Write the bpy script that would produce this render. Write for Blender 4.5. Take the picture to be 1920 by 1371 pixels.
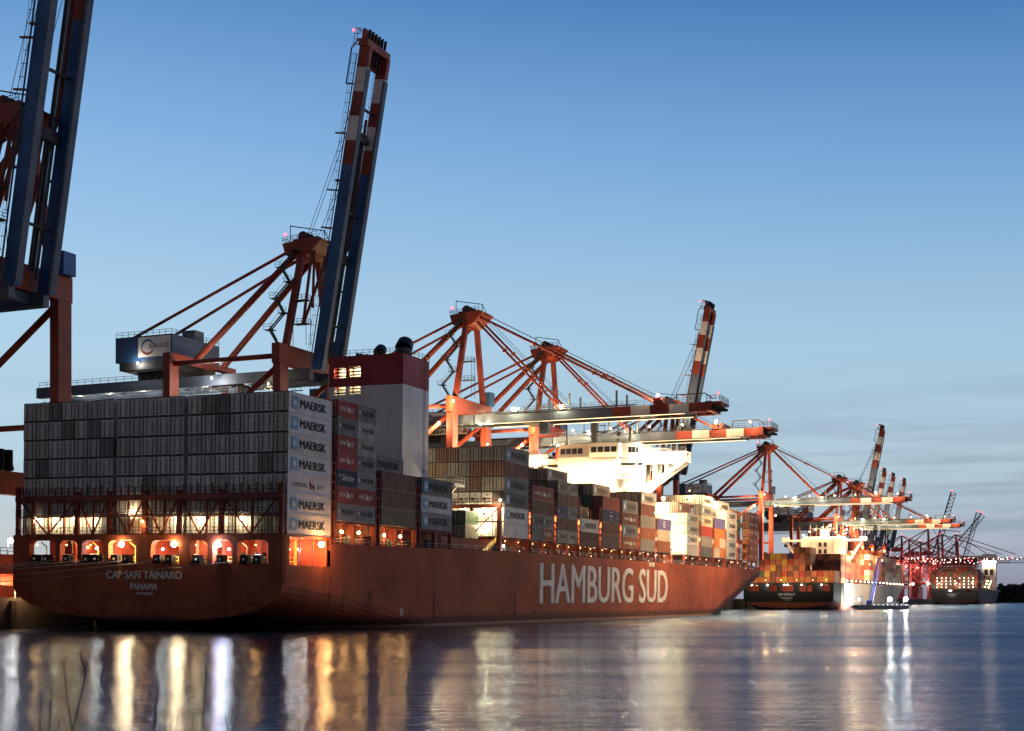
import bpy, bmesh, math, random
from mathutils import Matrix, Vector
from mathutils.geometry import tessellate_polygon
R = math.radians
sin, cos, pi = math.sin, math.cos, math.pi
random.seed(7)
sc = bpy.context.scene
for o in list(bpy.data.objects): bpy.data.objects.remove(o)
COL = sc.collection

# ------------------------------------------------------------------ camera
CAMZ = 4.65
cam_data = bpy.data.cameras.new('camera')
cam = bpy.data.objects.new('camera', cam_data); COL.objects.link(cam)
cam.location = (0, 0, CAMZ); cam.rotation_euler = (R(90), 0, 0)
cam_data.sensor_width = 36; cam_data.lens = 36 * 2651 / 1920.0
cam_data.shift_y = 438.5 / 1920.0
cam_data.clip_start = 0.5; cam_data.clip_end = 12000
sc.camera = cam

# ------------------------------------------------------------------ render / exposure
sc.view_settings.view_transform = 'Standard'; sc.view_settings.look = 'None'
sc.view_settings.exposure = 0.0; sc.view_settings.gamma = 1.0
sc.render.engine = 'CYCLES'
sc.cycles.use_denoising = True
sc.cycles.sample_clamp_indirect = 4.0
sc.cycles.sample_clamp_direct = 0.0
sc.cycles.max_bounces = 6; sc.cycles.diffuse_bounces = 3; sc.cycles.glossy_bounces = 3
sc.cycles.caustics_reflective = False

# ------------------------------------------------------------------ world: dusk sky (bright blue west ahead, dark east behind)
world = bpy.data.worlds.new('World'); sc.world = world; world.use_nodes = True
nt = world.node_tree; N = nt.nodes; Lk = nt.links
for n in list(N): N.remove(n)
def nd(tree, typ, **kw):
    n = tree.nodes.new(typ)
    for k, v in kw.items():
        if k.startswith('i_'):
            key = k[2:]; key = int(key) if key.isdigit() else key.replace('_', ' ')
            n.inputs[key].default_value = v
        else: setattr(n, k, v)
    return n
def mth(tree, op, a, b=None, clamp=False):
    n = tree.nodes.new('ShaderNodeMath'); n.operation = op; n.use_clamp = clamp
    for i, v in enumerate((a, b)):
        if v is None: continue
        if isinstance(v, (int, float)): n.inputs[i].default_value = v
        else: tree.links.new(v, n.inputs[i])
    return n.outputs[0]
def mixc(tree, fac, a, b, mode='MIX'):
    n = tree.nodes.new('ShaderNodeMix'); n.data_type = 'RGBA'; n.blend_type = mode
    for sock, v in ((n.inputs[0], fac), (n.inputs[6], a), (n.inputs[7], b)):
        if isinstance(v, (int, float)): sock.default_value = v
        elif isinstance(v, tuple): sock.default_value = v if len(v) == 4 else (*v, 1)
        else: tree.links.new(v, sock)
    return n.outputs[2]
def ramp(tree, fac, stops, interp='LINEAR'):
    n = tree.nodes.new('ShaderNodeValToRGB'); cr = n.color_ramp; cr.interpolation = interp
    while len(cr.elements) < len(stops): cr.elements.new(0.5)
    for e, (p, c) in zip(cr.elements, stops):
        e.position = p; e.color = c if len(c) == 4 else (*c, 1)
    tree.links.new(fac, n.inputs[0]); return n.outputs[0]
tc = nd(nt, 'ShaderNodeTexCoord'); sep = nd(nt, 'ShaderNodeSeparateXYZ'); Lk.new(tc.outputs['Generated'], sep.inputs[0])
sx, sy, sz = sep.outputs
hl = mth(nt, 'SQRT', mth(nt, 'ADD', mth(nt, 'MULTIPLY', sx, sx), mth(nt, 'ADD', mth(nt, 'MULTIPLY', sy, sy), 1e-6)))
nx = mth(nt, 'DIVIDE', sx, hl); ny = mth(nt, 'DIVIDE', sy, hl)
el = mth(nt, 'MAXIMUM', sz, 0.0)
left = ramp(nt, el, [(0.0, (.66, .61, .54)), (.035, (.58, .62, .62)), (.10, (.48, .65, .76)), (.20, (.42, .64, .83)), (.30, (.255, .475, .78)), (.40, (.105, .275, .58)), (.65, (.04, .12, .32)), (1.0, (.03, .08, .22))])
right = ramp(nt, el, [(0.0, (.20, .20, .32)), (.035, (.40, .44, .53)), (.09, (.44, .58, .67)), (.17, (.375, .58, .74)), (.28, (.19, .39, .67)), (.40, (.040, .165, .44)), (.65, (.022, .085, .26)), (1.0, (.03, .08, .22))])
lr = mth(nt, 'MULTIPLY', mth(nt, 'ADD', nx, 0.36), 1.0 / 0.72, True)
base = mixc(nt, lr, left, right)
# stretched cloud streaks near the horizon
cm = nd(nt, 'ShaderNodeCombineXYZ'); Lk.new(mth(nt, 'MULTIPLY', nx, 2.2), cm.inputs[0]); Lk.new(mth(nt, 'MULTIPLY', ny, 2.2), cm.inputs[1]); Lk.new(mth(nt, 'MULTIPLY', sz, 36.0), cm.inputs[2])
cn = nd(nt, 'ShaderNodeTexNoise', i_Scale=2.6, i_Detail=5.0, i_Roughness=.55); Lk.new(cm.outputs[0], cn.inputs['Vector'])
cmask = ramp(nt, cn.outputs[0], [(.42, (0, 0, 0)), (.66, (1, 1, 1))])
cband = ramp(nt, el, [(0.0, (.5, .5, .5)), (.06, (1, 1, 1)), (.10, (.9, .9, .9)), (.155, (.15, .15, .15)), (.22, (0, 0, 0))])
base = mixc(nt, mth(nt, 'MULTIPLY', mth(nt, 'MULTIPLY', cmask, cband), mth(nt, 'ADD', .22, mth(nt, 'MULTIPLY', lr, .36))), base, (.25, .33, .43))
# brightness falls off away from the afterglow (it lies ahead and to the right)
az = mth(nt, 'ADD', mth(nt, 'MULTIPLY', nx, sin(R(32))), mth(nt, 'MULTIPLY', ny, cos(R(32))))
fall = ramp(nt, mth(nt, 'MULTIPLY', mth(nt, 'ADD', az, 1.0), .5), [(0.0, (.66, .43, .33)), (.30, (.64, .44, .34)), (.62, (.98, .76, .64)), (.80, (1, 1, 1))], 'EASE')
skyc = mixc(nt, 1.0, base, fall, 'MULTIPLY')
bg = nd(nt, 'ShaderNodeBackground', i_Strength=1.0); Lk.new(skyc, bg.inputs[0])
wo = nd(nt, 'ShaderNodeOutputWorld'); Lk.new(bg.outputs[0], wo.inputs[0])
world.cycles.sampling_method = 'MANUAL'; world.cycles.sample_map_resolution = 512

# faint twilight glow from the right, behind the camera's shoulder
sun_d = bpy.data.lights.new('twilight_sun', 'SUN'); sun_d.energy = 0.38; sun_d.angle = R(60); sun_d.color = (1.0, .74, .58)
sun = bpy.data.objects.new('twilight_sun', sun_d); COL.objects.link(sun)
sun.rotation_euler = Vector((-.985, -.05, -.17)).to_track_quat('-Z', 'Y').to_euler()

# ------------------------------------------------------------------ berth coordinates
# t metres along the quay from the stern of the near ship, s metres inland from its water side, z above the water
TH = 0.402764; X0, Y0 = -32.0547, 201.2846
def W(t, s, z): return Vector((X0 + t * sin(TH) - s * cos(TH), Y0 + t * cos(TH) + s * sin(TH), z))
RZ = Matrix.Rotation(-TH, 4, 'Z')          # local x = towards the river, y = along the quay
def BM(t, s, z): return Matrix.Translation(W(t, s, z)) @ RZ
def t_of(u, s):                              # where the line s = const is seen in photo column u
    k = (u - 960) / 2651.0
    return (k * (Y0 + s * sin(TH)) - X0 + s * cos(TH)) / (sin(TH) - k * cos(TH))
def s_of(u, t):
    k = (u - 960) / 2651.0
    return ((X0 + t * sin(TH)) - k * (Y0 + t * cos(TH))) / (k * sin(TH) + cos(TH))
LIST = R(0.83)                               # the near ship leans a little towards the river
SHIP_M = Matrix.Translation(W(0, 0, 14)) @ RZ @ Matrix.Rotation(LIST, 4, 'Y') @ Matrix.Translation((0, 0, -14))

# ------------------------------------------------------------------ materials
MATS = {}
def mat(name, col, rough=.55, metal=0.0, dirt=.35, scale=.35, streak=0.0, objcol=False, bump=0.0, emit=None, spec=.4, rust=0.0):
    if name in MATS: return MATS[name]
    m = bpy.data.materials.new(name); MATS[name] = m; m.use_nodes = True
    t = m.node_tree; b = t.nodes['Principled BSDF']
    b.inputs['Roughness'].default_value = rough; b.inputs['Metallic'].default_value = metal
    b.inputs['Specular IOR Level'].default_value = spec
    if emit:
        b.inputs['Base Color'].default_value = (*col, 1)
        b.inputs['Emission Color'].default_value = (*col, 1); b.inputs['Emission Strength'].default_value = emit
        m.cycles.emission_sampling = 'NONE' if 3.5 < emit < 100 else 'AUTO'
        return m
    cobj = nd(t, 'ShaderNodeTexCoord'); oi = nd(t, 'ShaderNodeObjectInfo')
    add = nd(t, 'ShaderNodeVectorMath', operation='ADD'); t.links.new(cobj.outputs['Object'], add.inputs[0])
    rnd = nd(t, 'ShaderNodeVectorMath', operation='SCALE'); rnd.inputs[0].default_value = (37, 53, 71)
    t.links.new(oi.outputs['Random'], rnd.inputs['Scale']); t.links.new(rnd.outputs[0], add.inputs[1])
    n1 = nd(t, 'ShaderNodeTexNoise', i_Scale=scale, i_Detail=6.0, i_Roughness=.65); t.links.new(add.outputs[0], n1.inputs['Vector'])
    fac = n1.outputs[0]
    basec = oi.outputs['Color'] if objcol else (*col, 1)
    lo = 1.0 - dirt
    shade = ramp(t, fac, [(.3, (lo, lo, lo)), (.62, (1.04, 1.03, 1.02))])
    c = mixc(t, 1.0, basec, shade, 'MULTIPLY')
    if streak or rust:
        mp = nd(t, 'ShaderNodeMapping'); mp.inputs['Scale'].default_value = (1.3, 1.3, .09); t.links.new(add.outputs[0], mp.inputs[0])
        n2 = nd(t, 'ShaderNodeTexNoise', i_Scale=1.6, i_Detail=4.0, i_Roughness=.7); t.links.new(mp.outputs[0], n2.inputs['Vector'])
        if streak: c = mixc(t, mth(t, 'MULTIPLY', ramp(t, n2.outputs[0], [(.48, (0, 0, 0)), (.7, (1, 1, 1))]), streak), c, (.055, .042, .035, 1))
        if rust:
            n3 = nd(t, 'ShaderNodeTexNoise', i_Scale=scale * 2.3, i_Detail=8.0, i_Roughness=.7); t.links.new(add.outputs[0], n3.inputs['Vector'])
            c = mixc(t, mth(t, 'MULTIPLY', ramp(t, n3.outputs[0], [(.56, (0, 0, 0)), (.66, (1, 1, 1))]), rust), c, (.11, .045, .02, 1))
    t.links.new(c, b.inputs['Base Color'])
    rr = ramp(t, fac, [(.3, (min(1, rough + .15),) * 3), (.7, (rough,) * 3)]); t.links.new(rr, b.inputs['Roughness'])
    if bump:
        wv = nd(t, 'ShaderNodeTexWave', i_Scale=bump, wave_type='BANDS', bands_direction='Y'); t.links.new(cobj.outputs['Object'], wv.inputs['Vector'])
        bp = nd(t, 'ShaderNodeBump', i_Strength=.55, i_Distance=.05); t.links.new(wv.outputs['Fac'], bp.inputs['Height']); t.links.new(bp.outputs[0], b.inputs['Normal'])
    return m
m_cont = mat('container_paint', (1, 1, 1), .55, dirt=.30, scale=.5, streak=.30, objcol=True, bump=1.1, rust=.25)
m_reef = mat('reefer_paint', (1, 1, 1), .5, dirt=.22, scale=.45, streak=.14, objcol=True, rust=.10)
m_door = mat('container_door_paint', (1, 1, 1), .55, dirt=.35, scale=.8, streak=.25, objcol=True, rust=.15)
m_seam = mat('dark_seam', (.015, .014, .014), .8, dirt=.2)
m_frameshade = mat('shaded_frame', (.05, .045, .042), .8, dirt=.4)  # end frames coloured dark for the shade in the gaps between boxes
m_rod = mat('galvanised_rod', (.46, .46, .46), .5, metal=.2, dirt=.4)
m_unit = mat('reefer_unit_white', (.68, .68, .66), .5, dirt=.15, scale=1.2)
m_orange = mat('crane_orange_paint', (.31, .050, .027), .5, dirt=.40, scale=.16, streak=.22)
m_blue = mat('crane_blue_paint', (.028, .125, .32), .45, dirt=.35, scale=.18, streak=.2)
m_house = mat('machinery_house_blue', (.018, .062, .165), .5, dirt=.35, scale=.2, streak=.2)
m_bluegrey = mat('crane_bluegrey_paint', (.085, .115, .165), .5, dirt=.35, scale=.18)
m_cwhite = mat('crane_white_paint', (.78, .74, .70), .5, dirt=.25, scale=.2, streak=.12)
m_steel = mat('dark_steel', (.045, .047, .052), .55, metal=.3, dirt=.5, scale=.6)
m_rail = mat('railing_steel', (.16, .17, .19), .5, metal=.4, dirt=.4)
m_rope = mat('wire_rope', (.10, .11, .13), .5, metal=.5, dirt=.3)
m_black = mat('black_rubber', (.012, .012, .013), .8, dirt=.3)
m_white = mat('ship_white_paint', (.66, .65, .63), .45, dirt=.20, scale=.12, streak=.22)
m_red = mat('ship_red_paint', (.33, .028, .035), .5, dirt=.3, scale=.15, streak=.2)
m_deckred = mat('deck_red_oxide', (.42, .075, .04), .6, dirt=.45, scale=.3, streak=.25)
m_coam = mat('dark_red_deck_paint', (.20, .042, .027), .65, dirt=.45, scale=.3, streak=.3)
m_letter = mat('white_lettering', (.74, .70, .64), .6, dirt=.22, scale=.25)
m_dletter = mat('dark_lettering', (.02, .024, .035), .6, dirt=.2)
m_star = mat('light_blue_panel', (.16, .34, .50), .55, dirt=.25)
m_rletter = mat('red_lettering', (.36, .03, .035), .6, dirt=.2)
m_glass = mat('dark_window_glass', (.02, .025, .03), .12, dirt=.2, spec=.6)
m_warmglass = mat('lit_window', (1.0, .78, .38), emit=2.6)
m_quay = mat('quay_concrete', (.055, .052, .05), .85, dirt=.5, scale=.12)
m_yellow = mat('safety_yellow', (.55, .36, .05), .5, dirt=.3)
m_funnel = mat('funnel_black', (.012, .013, .016), .45, dirt=.3)
m_twig = mat('twig_bark', (.018, .013, .010), .9, dirt=.3)
m_bank = mat('bank_soil', (.03, .03, .02), .95, dirt=.5)
m_trees = mat('treeline_foliage', (.025, .03, .022), .95, dirt=.4, scale=.05)
m_lattice = mat('lattice_crane_red', (.38, .055, .05), .5, dirt=.3, scale=.2)
m_latdark = mat('lattice_boom_steel', (.07, .06, .07), .5, dirt=.3, scale=.2)
m_barge = mat('barge_grey_paint', (.22, .23, .25), .55, dirt=.4, scale=.3)
m_bargeblue = mat('barge_crane_blue', (.14, .17, .52), .5, dirt=.2)

def hull_mat(name, top, boot, zline, weather=.4, wear=False):
    m = bpy.data.materials.new(name); m.use_nodes = True; t = m.node_tree; b = t.nodes['Principled BSDF']
    tcx = nd(t, 'ShaderNodeTexCoord'); sp = nd(t, 'ShaderNodeSeparateXYZ'); t.links.new(tcx.outputs['Object'], sp.inputs[0])
    n1 = nd(t, 'ShaderNodeTexNoise', i_Scale=.09, i_Detail=7.0, i_Roughness=.62); t.links.new(tcx.outputs['Object'], n1.inputs['Vector'])
    mp = nd(t, 'ShaderNodeMapping'); mp.inputs['Scale'].default_value = (.9, .9, .05); t.links.new(tcx.outputs['Object'], mp.inputs[0])
    n2 = nd(t, 'ShaderNodeTexNoise', i_Scale=1.1, i_Detail=5.0, i_Roughness=.7); t.links.new(mp.outputs[0], n2.inputs['Vector'])
    mp3 = nd(t, 'ShaderNodeMapping'); mp3.inputs['Scale'].default_value = (.1, .1, 1.0); t.links.new(tcx.outputs['Object'], mp3.inputs[0])
    n3 = nd(t, 'ShaderNodeTexNoise', i_Scale=1.0, i_Detail=6.0, i_Roughness=.7); t.links.new(mp3.outputs[0], n3.inputs['Vector'])
    # two-tone paint split at zline, with a ragged scuffed edge
    ze = mth(t, 'ADD', sp.outputs[2], mth(t, 'MULTIPLY', mth(t, 'SUBTRACT', n3.outputs[0], .5), .5))
    f = mth(t, 'MULTIPLY', mth(t, 'SUBTRACT', ze, zline - .12), 1 / .24, True)
    c = mixc(t, f, (*boot, 1), (*top, 1))
    c = mixc(t, mth(t, 'MULTIPLY', ramp(t, n1.outputs[0], [(.36, (1, 1, 1)), (.56, (0, 0, 0))]), weather), c, tuple(x * .55 for x in top))
    c = mixc(t, mth(t, 'MULTIPLY', ramp(t, n2.outputs[0], [(.5, (0, 0, 0)), (.72, (1, 1, 1))]), weather * .8), c, tuple(x * .4 for x in top))
    # scuffs and fender rubbing, denser low on the side
    lowf = ramp(t, mth(t, 'MULTIPLY', sp.outputs[2], 1 / 14.0, True), [(.02, (1, 1, 1)), (.28, (.55, .55, .55)), (.5, (.12, .12, .12)), (1.0, (.05, .05, .05))])
    n4 = nd(t, 'ShaderNodeTexNoise', i_Scale=.8, i_Detail=8.0, i_Roughness=.75); mp4 = nd(t, 'ShaderNodeMapping'); mp4.inputs['Scale'].default_value = (.35, .35, 1.0)
    t.links.new(tcx.outputs['Object'], mp4.inputs[0]); t.links.new(mp4.outputs[0], n4.inputs['Vector'])
    c = mixc(t, mth(t, 'MULTIPLY', ramp(t, n4.outputs[0], [(.54, (0, 0, 0)), (.62, (1, 1, 1))]), mth(t, 'MULTIPLY', lowf, .8)), c, (.018, .012, .010, 1))
    # plate weld seams every few metres
    br = nd(t, 'ShaderNodeTexBrick', i_Scale=1.0); br.offset = .5
    br.inputs['Mortar Size'].default_value = .03; br.inputs['Brick Width'].default_value = 11.0; br.inputs['Row Height'].default_value = 2.6
    br.inputs['Mortar Smooth'].default_value = .4
    cb = nd(t, 'ShaderNodeCombineXYZ'); t.links.new(mth(t, 'ADD', sp.outputs[1], sp.outputs[0]), cb.inputs[0]); t.links.new(sp.outputs[2], cb.inputs[1]); t.links.new(cb.outputs[0], br.inputs['Vector'])
    c = mixc(t, mth(t, 'MULTIPLY', br.outputs['Fac'], .55), c, tuple(x * .4 for x in top))
    if wear:
        zn = mth(t, 'ADD', sp.outputs[2], mth(t, 'MULTIPLY', mth(t, 'SUBTRACT', n4.outputs[0], .5), .9))
        c = mixc(t, ramp(t, mth(t, 'MULTIPLY', zn, 1 / 4.0, True), [(.10, (0, 0, 0)), (.16, (.75, .75, .75)), (.34, (.6, .6, .6)), (.6, (0, 0, 0))]), c, (.035, .016, .012, 1))
        c = mixc(t, ramp(t, mth(t, 'MULTIPLY', sp.outputs[2], 1 / 4.0, True), [(.10, (.8, .8, .8)), (.135, (0, 0, 0))]), c, (.30, .17, .11, 1))
    t.links.new(c, b.inputs['Base Color']); b.inputs['Roughness'].default_value = .7
    b.inputs['Specular IOR Level'].default_value = .15
    bp = nd(t, 'ShaderNodeBump', i_Strength=.25, i_Distance=.15); t.links.new(n1.outputs[0], bp.inputs['Height']); t.links.new(bp.outputs[0], b.inputs['Normal'])
    return m
m_hull = hull_mat('red_hull_paint', (.345, .084, .040), (.20, .058, .035), 1.6, .75, True)
m_zhull = hull_mat('black_hull_paint', (.014, .015, .013), (.22, .055, .03), 3.4, .25)
m_ahull = hull_mat('grey_black_hull_paint', (.05, .05, .055), (.10, .035, .03), 3.0, .25)
m_zgrey = hull_mat('grey_hull_paint', (.34, .33, .32), (.2, .08, .05), 1.2, .25)

def water_mat():
    m = bpy.data.materials.new('river_water'); m.use_nodes = True; t = m.node_tree
    for n in list(t.nodes): t.nodes.remove(n)
    out = nd(t, 'ShaderNodeOutputMaterial'); mixs = nd(t, 'ShaderNodeMixShader'); dif = nd(t, 'ShaderNodeBsdfDiffuse'); glo = nd(t, 'ShaderNodeBsdfGlossy')
    g = nd(t, 'ShaderNodeTexCoord')
    mp = nd(t, 'ShaderNodeMapping'); mp.inputs['Scale'].default_value = (.34, 1.5, 1.0); t.links.new(g.outputs['Object'], mp.inputs[0])
    a = nd(t, 'ShaderNodeTexNoise', i_Scale=.55, i_Detail=4.0, i_Roughness=.6); t.links.new(mp.outputs[0], a.inputs['Vector'])
    a2 = nd(t, 'ShaderNodeTexNoise', i_Scale=3.2, i_Detail=3.0, i_Roughness=.6); t.links.new(mp.outputs[0], a2.inputs['Vector'])
    mp2 = nd(t, 'ShaderNodeMapping'); mp2.inputs['Scale'].default_value = (.007, .045, 1.0); t.links.new(g.outputs['Object'], mp2.inputs[0])
    big = nd(t, 'ShaderNodeTexNoise', i_Scale=1.0, i_Detail=5.0, i_Roughness=.62); t.links.new(mp2.outputs[0], big.inputs['Vector'])
    mp3 = nd(t, 'ShaderNodeMapping'); mp3.inputs['Scale'].default_value = (.075, .34, 1.0); mp3.inputs['Rotation'].default_value = (0, 0, .18); t.links.new(g.outputs['Object'], mp3.inputs[0])
    a3 = nd(t, 'ShaderNodeTexNoise', i_Scale=1.0, i_Detail=3.0, i_Roughness=.6); t.links.new(mp3.outputs[0], a3.inputs['Vector'])
    h = mth(t, 'ADD', mth(t, 'ADD', a.outputs[0], mth(t, 'MULTIPLY', a2.outputs[0], .34)), mth(t, 'MULTIPLY', a3.outputs[0], 2.2))
    # calm lee under the stern, wind-ruffled open river to the right, with cat's-paw patches
    sp = nd(t, 'ShaderNodeSeparateXYZ'); t.links.new(g.outputs['Object'], sp.inputs[0])
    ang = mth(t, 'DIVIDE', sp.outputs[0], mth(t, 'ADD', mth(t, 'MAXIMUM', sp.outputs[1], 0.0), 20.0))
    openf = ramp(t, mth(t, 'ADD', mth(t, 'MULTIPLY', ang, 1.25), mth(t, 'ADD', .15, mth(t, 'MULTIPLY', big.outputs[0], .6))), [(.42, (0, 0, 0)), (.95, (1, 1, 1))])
    h = mth(t, 'MULTIPLY', h, mth(t, 'ADD', .20, mth(t, 'MULTIPLY', openf, .85)))
    bp = nd(t, 'ShaderNodeBump', i_Strength=1.0, i_Distance=.5); t.links.new(h, bp.inputs['Height'])
    fr = nd(t, 'ShaderNodeFresnel', i_IOR=1.33); 
    for x in (dif, glo, fr): t.links.new(bp.outputs[0], x.inputs['Normal'])
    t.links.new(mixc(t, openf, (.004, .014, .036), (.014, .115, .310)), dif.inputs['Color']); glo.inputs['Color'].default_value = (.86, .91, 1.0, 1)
    t.links.new(mth(t, 'ADD', .075, mth(t, 'ADD', mth(t, 'MULTIPLY', openf, .09), mth(t, 'MULTIPLY', big.outputs[0], .06))), glo.inputs['Roughness'])
    fac = mth(t, 'MULTIPLY', fr.outputs[0], mth(t, 'SUBTRACT', mth(t, 'SUBTRACT', 1.0, mth(t, 'MULTIPLY', openf, .36)), mth(t, 'MULTIPLY', mth(t, 'SUBTRACT', big.outputs[0], .4), .7)), True)
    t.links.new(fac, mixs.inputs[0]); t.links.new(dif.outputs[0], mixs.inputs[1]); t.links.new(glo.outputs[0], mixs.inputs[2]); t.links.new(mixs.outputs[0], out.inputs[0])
    return m
m_water = water_mat()

# ------------------------------------------------------------------ mesh builder
class MB:
    def __init__(s, off=(0, 0, 0)): s.v = []; s.f = []; s.m = []; s.off = Vector(off)
    def add(s, vs, fs, m=0):
        n = len(s.v); s.v += [tuple(Vector(v) + s.off) for v in vs]
        for f in fs: s.f.append(tuple(i + n for i in f)); s.m.append(m)
        return s
    def box(s, x0, x1, y0, y1, z0, z1, m=0):
        vs = [(x, y, z) for z in (z0, z1) for y in (y0, y1) for x in (x0, x1)]
        return s.add(vs, [(0, 2, 3, 1), (4, 5, 7, 6), (0, 1, 5, 4), (2, 6, 7, 3), (0, 4, 6, 2), (1, 3, 7, 5)], m)
    def bar(s, p, q, w, h=None, m=0, up=(0, 0, 1)):
        h = h or w; p = Vector(p); q = Vector(q); d = (q - p).normalized()
        a = d.cross(Vector(up))
        if a.length < 1e-3: a = d.cross(Vector((1, 0, 0)))
        a.normalize(); b = a.cross(d)
        vs = [e + a * (i * w / 2) + b * (j * h / 2) for e in (p, q) for i, j in ((-1, -1), (1, -1), (1, 1), (-1, 1))]
        return s.add(vs, [(3, 2, 1, 0), (4, 5, 6, 7), (0, 1, 5, 4), (1, 2, 6, 5), (2, 3, 7, 6), (3, 0, 4, 7)], m)
    def tube(s, p, q, r, n=8, m=0, r2=None, caps=True):
        p = Vector(p); q = Vector(q); r2 = r if r2 is None else r2; d = (q - p).normalized()
        a = d.cross(Vector((0, 0, 1)))
        if a.length < 1e-3: a = Vector((1, 0, 0))
        a.normalize(); b = a.cross(d)
        vs = [e + (a * cos(2 * pi * i / n) + b * sin(2 * pi * i / n)) * rr for e, rr in ((p, r), (q, r2)) for i in range(n)]
        fs = [(i, (i + 1) % n, n + (i + 1) % n, n + i) for i in range(n)]
        if caps: fs += [tuple(range(n))[::-1], tuple(range(n, 2 * n))]
        return s.add(vs, fs, m)
    def path(s, pts, r, n=5, m=0):
        for a, b in zip(pts, pts[1:]): s.tube(a, b, r, n, m)
        return s
    def rail(s, p, q, h=1.1, step=2.0, r=.05, m=0):
        r *= 1.35
        p = Vector(p); q = Vector(q); L = (q - p).length; k = max(1, int(L / step)); up = Vector((0, 0, h))
        for f in (.5, 1.0): s.tube(p + up * f, q + up * f, r * .8, 4, m)
        for i in range(k + 1):
            a = p.lerp(q, i / k); s.tube(a, a + up, r, 4, m)
        return s
    def plate(s, outer, holes, thick, fn, m=0):
        """flat plate from 2-D outline with holes; fn(a, b, depth) -> 3-D point"""
        loops = [outer] + holes; pts = [p for l in loops for p in l]
        tri = tessellate_polygon([[Vector((a, b, 0)) for a, b in l] for l in loops])
        n = len(pts); vs = [fn(a, b, 0) for a, b in pts] + [fn(a, b, thick) for a, b in pts]
        fs = [tuple(t) for t in tri] + [tuple(i + n for i in t[::-1]) for t in tri]
        k = 0
        for l in loops:
            for i in range(len(l)):
                j = (i + 1) % len(l); fs.append((k + i, k + j, n + k + j, n + k + i))
            k += len(l)
        return s.add(vs, fs, m)
    def mesh(s, name, mats, smooth=False):
        me = bpy.data.meshes.new(name); me.from_pydata(s.v, [], s.f)
        for mm in mats: me.materials.append(mm)
        me.polygons.foreach_set('material_index', s.m)
        bm = bmesh.new(); bm.from_mesh(me); bmesh.ops.recalc_face_normals(bm, faces=bm.faces); bm.to_mesh(me); bm.free()
        if smooth: me.polygons.foreach_set('use_smooth', [True] * len(me.polygons))
        me.update(); return me
    def build(s, name, mats, parent=None, smooth=False, mtx=None):
        mats = mats if isinstance(mats, (list, tuple)) else [mats]
        return link(name, s.mesh(name, mats, smooth), parent, mtx)
def link(name, data, parent=None, mtx=None):
    o = bpy.data.objects.new(name, data); COL.objects.link(o)
    if parent: o.parent = parent
    if mtx is not None:
        if parent: o.matrix_local = mtx
        else: o.matrix_world = mtx
    return o
def tag(o, label=None, cat=None, group=None, kind=None):
    for k, v in (('label', label), ('category', cat), ('group', group), ('kind', kind)):
        if v: o[k] = v
    return o
def empty(name, mtx, label, cat, group=None):
    o = bpy.data.objects.new(name, None); COL.objects.link(o); o.matrix_world = mtx; o.empty_display_size = .5
    return tag(o, label, cat, group)
KIDS = {}
def copy_tree(o, parent=None):
    c = o.copy(); COL.objects.link(c)
    if parent: c.parent = parent
    for k in list(o.children): copy_tree(k, c)
    return c
def text_mesh(body, w, h, bold=0.0, shear=0.0, sp=1.0):
    """letter outlines of the text scaled to w x h, lower left at the origin: (verts2d, faces)"""
    cu = bpy.data.curves.new('lettering_curve', 'FONT'); cu.body = body; cu.resolution_u = 3; cu.offset = 0.0; cu.shear = shear; cu.space_character = sp
    ob = bpy.data.objects.new('lettering_curve', cu); COL.objects.link(ob)
    me = bpy.data.meshes.new_from_object(ob.evaluated_get(bpy.context.evaluated_depsgraph_get()))
    vs = [(v.co.x, v.co.y) for v in me.vertices]; fs = [tuple(p.vertices) for p in me.polygons]
    bpy.data.objects.remove(ob); bpy.data.curves.remove(cu); bpy.data.meshes.remove(me)
    xs = [a for a, b in vs]; ys = [b for a, b in vs]; x0, x1, y0, y1 = min(xs), max(xs), min(ys), max(ys)
    return [((a - x0) / (x1 - x0) * w, (b - y0) / (y1 - y0) * h) for a, b in vs], fs
def put2d(mb, shape, fn, m=0):
    vs, fs = shape; mb.add([fn(a, b) for a, b in vs], fs, m)
def aft(x0, y, z0): return lambda a, b: (x0 + a, y, z0 + b)         # reads from astern
def stb(x, y0, z0): return lambda a, b: (x, y0 + a, z0 + b)         # reads from the river side
def arc2(cx, cy, r0, r1, a0, a1, n=18):
    vs = []; fs = []
    for i in range(n + 1):
        a = R(a0 + (a1 - a0) * i / n); k = sin(pi * i / n) ** .5 * .85 + .15; rr = r1 + (r0 - r1) * k
        vs += [(cx + r1 * cos(a), cy + r1 * sin(a)), (cx + rr * cos(a), cy + rr * sin(a))]
    for i in range(n): fs.append((2 * i, 2 * i + 1, 2 * i + 3, 2 * i + 2))
    return vs, fs

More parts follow.
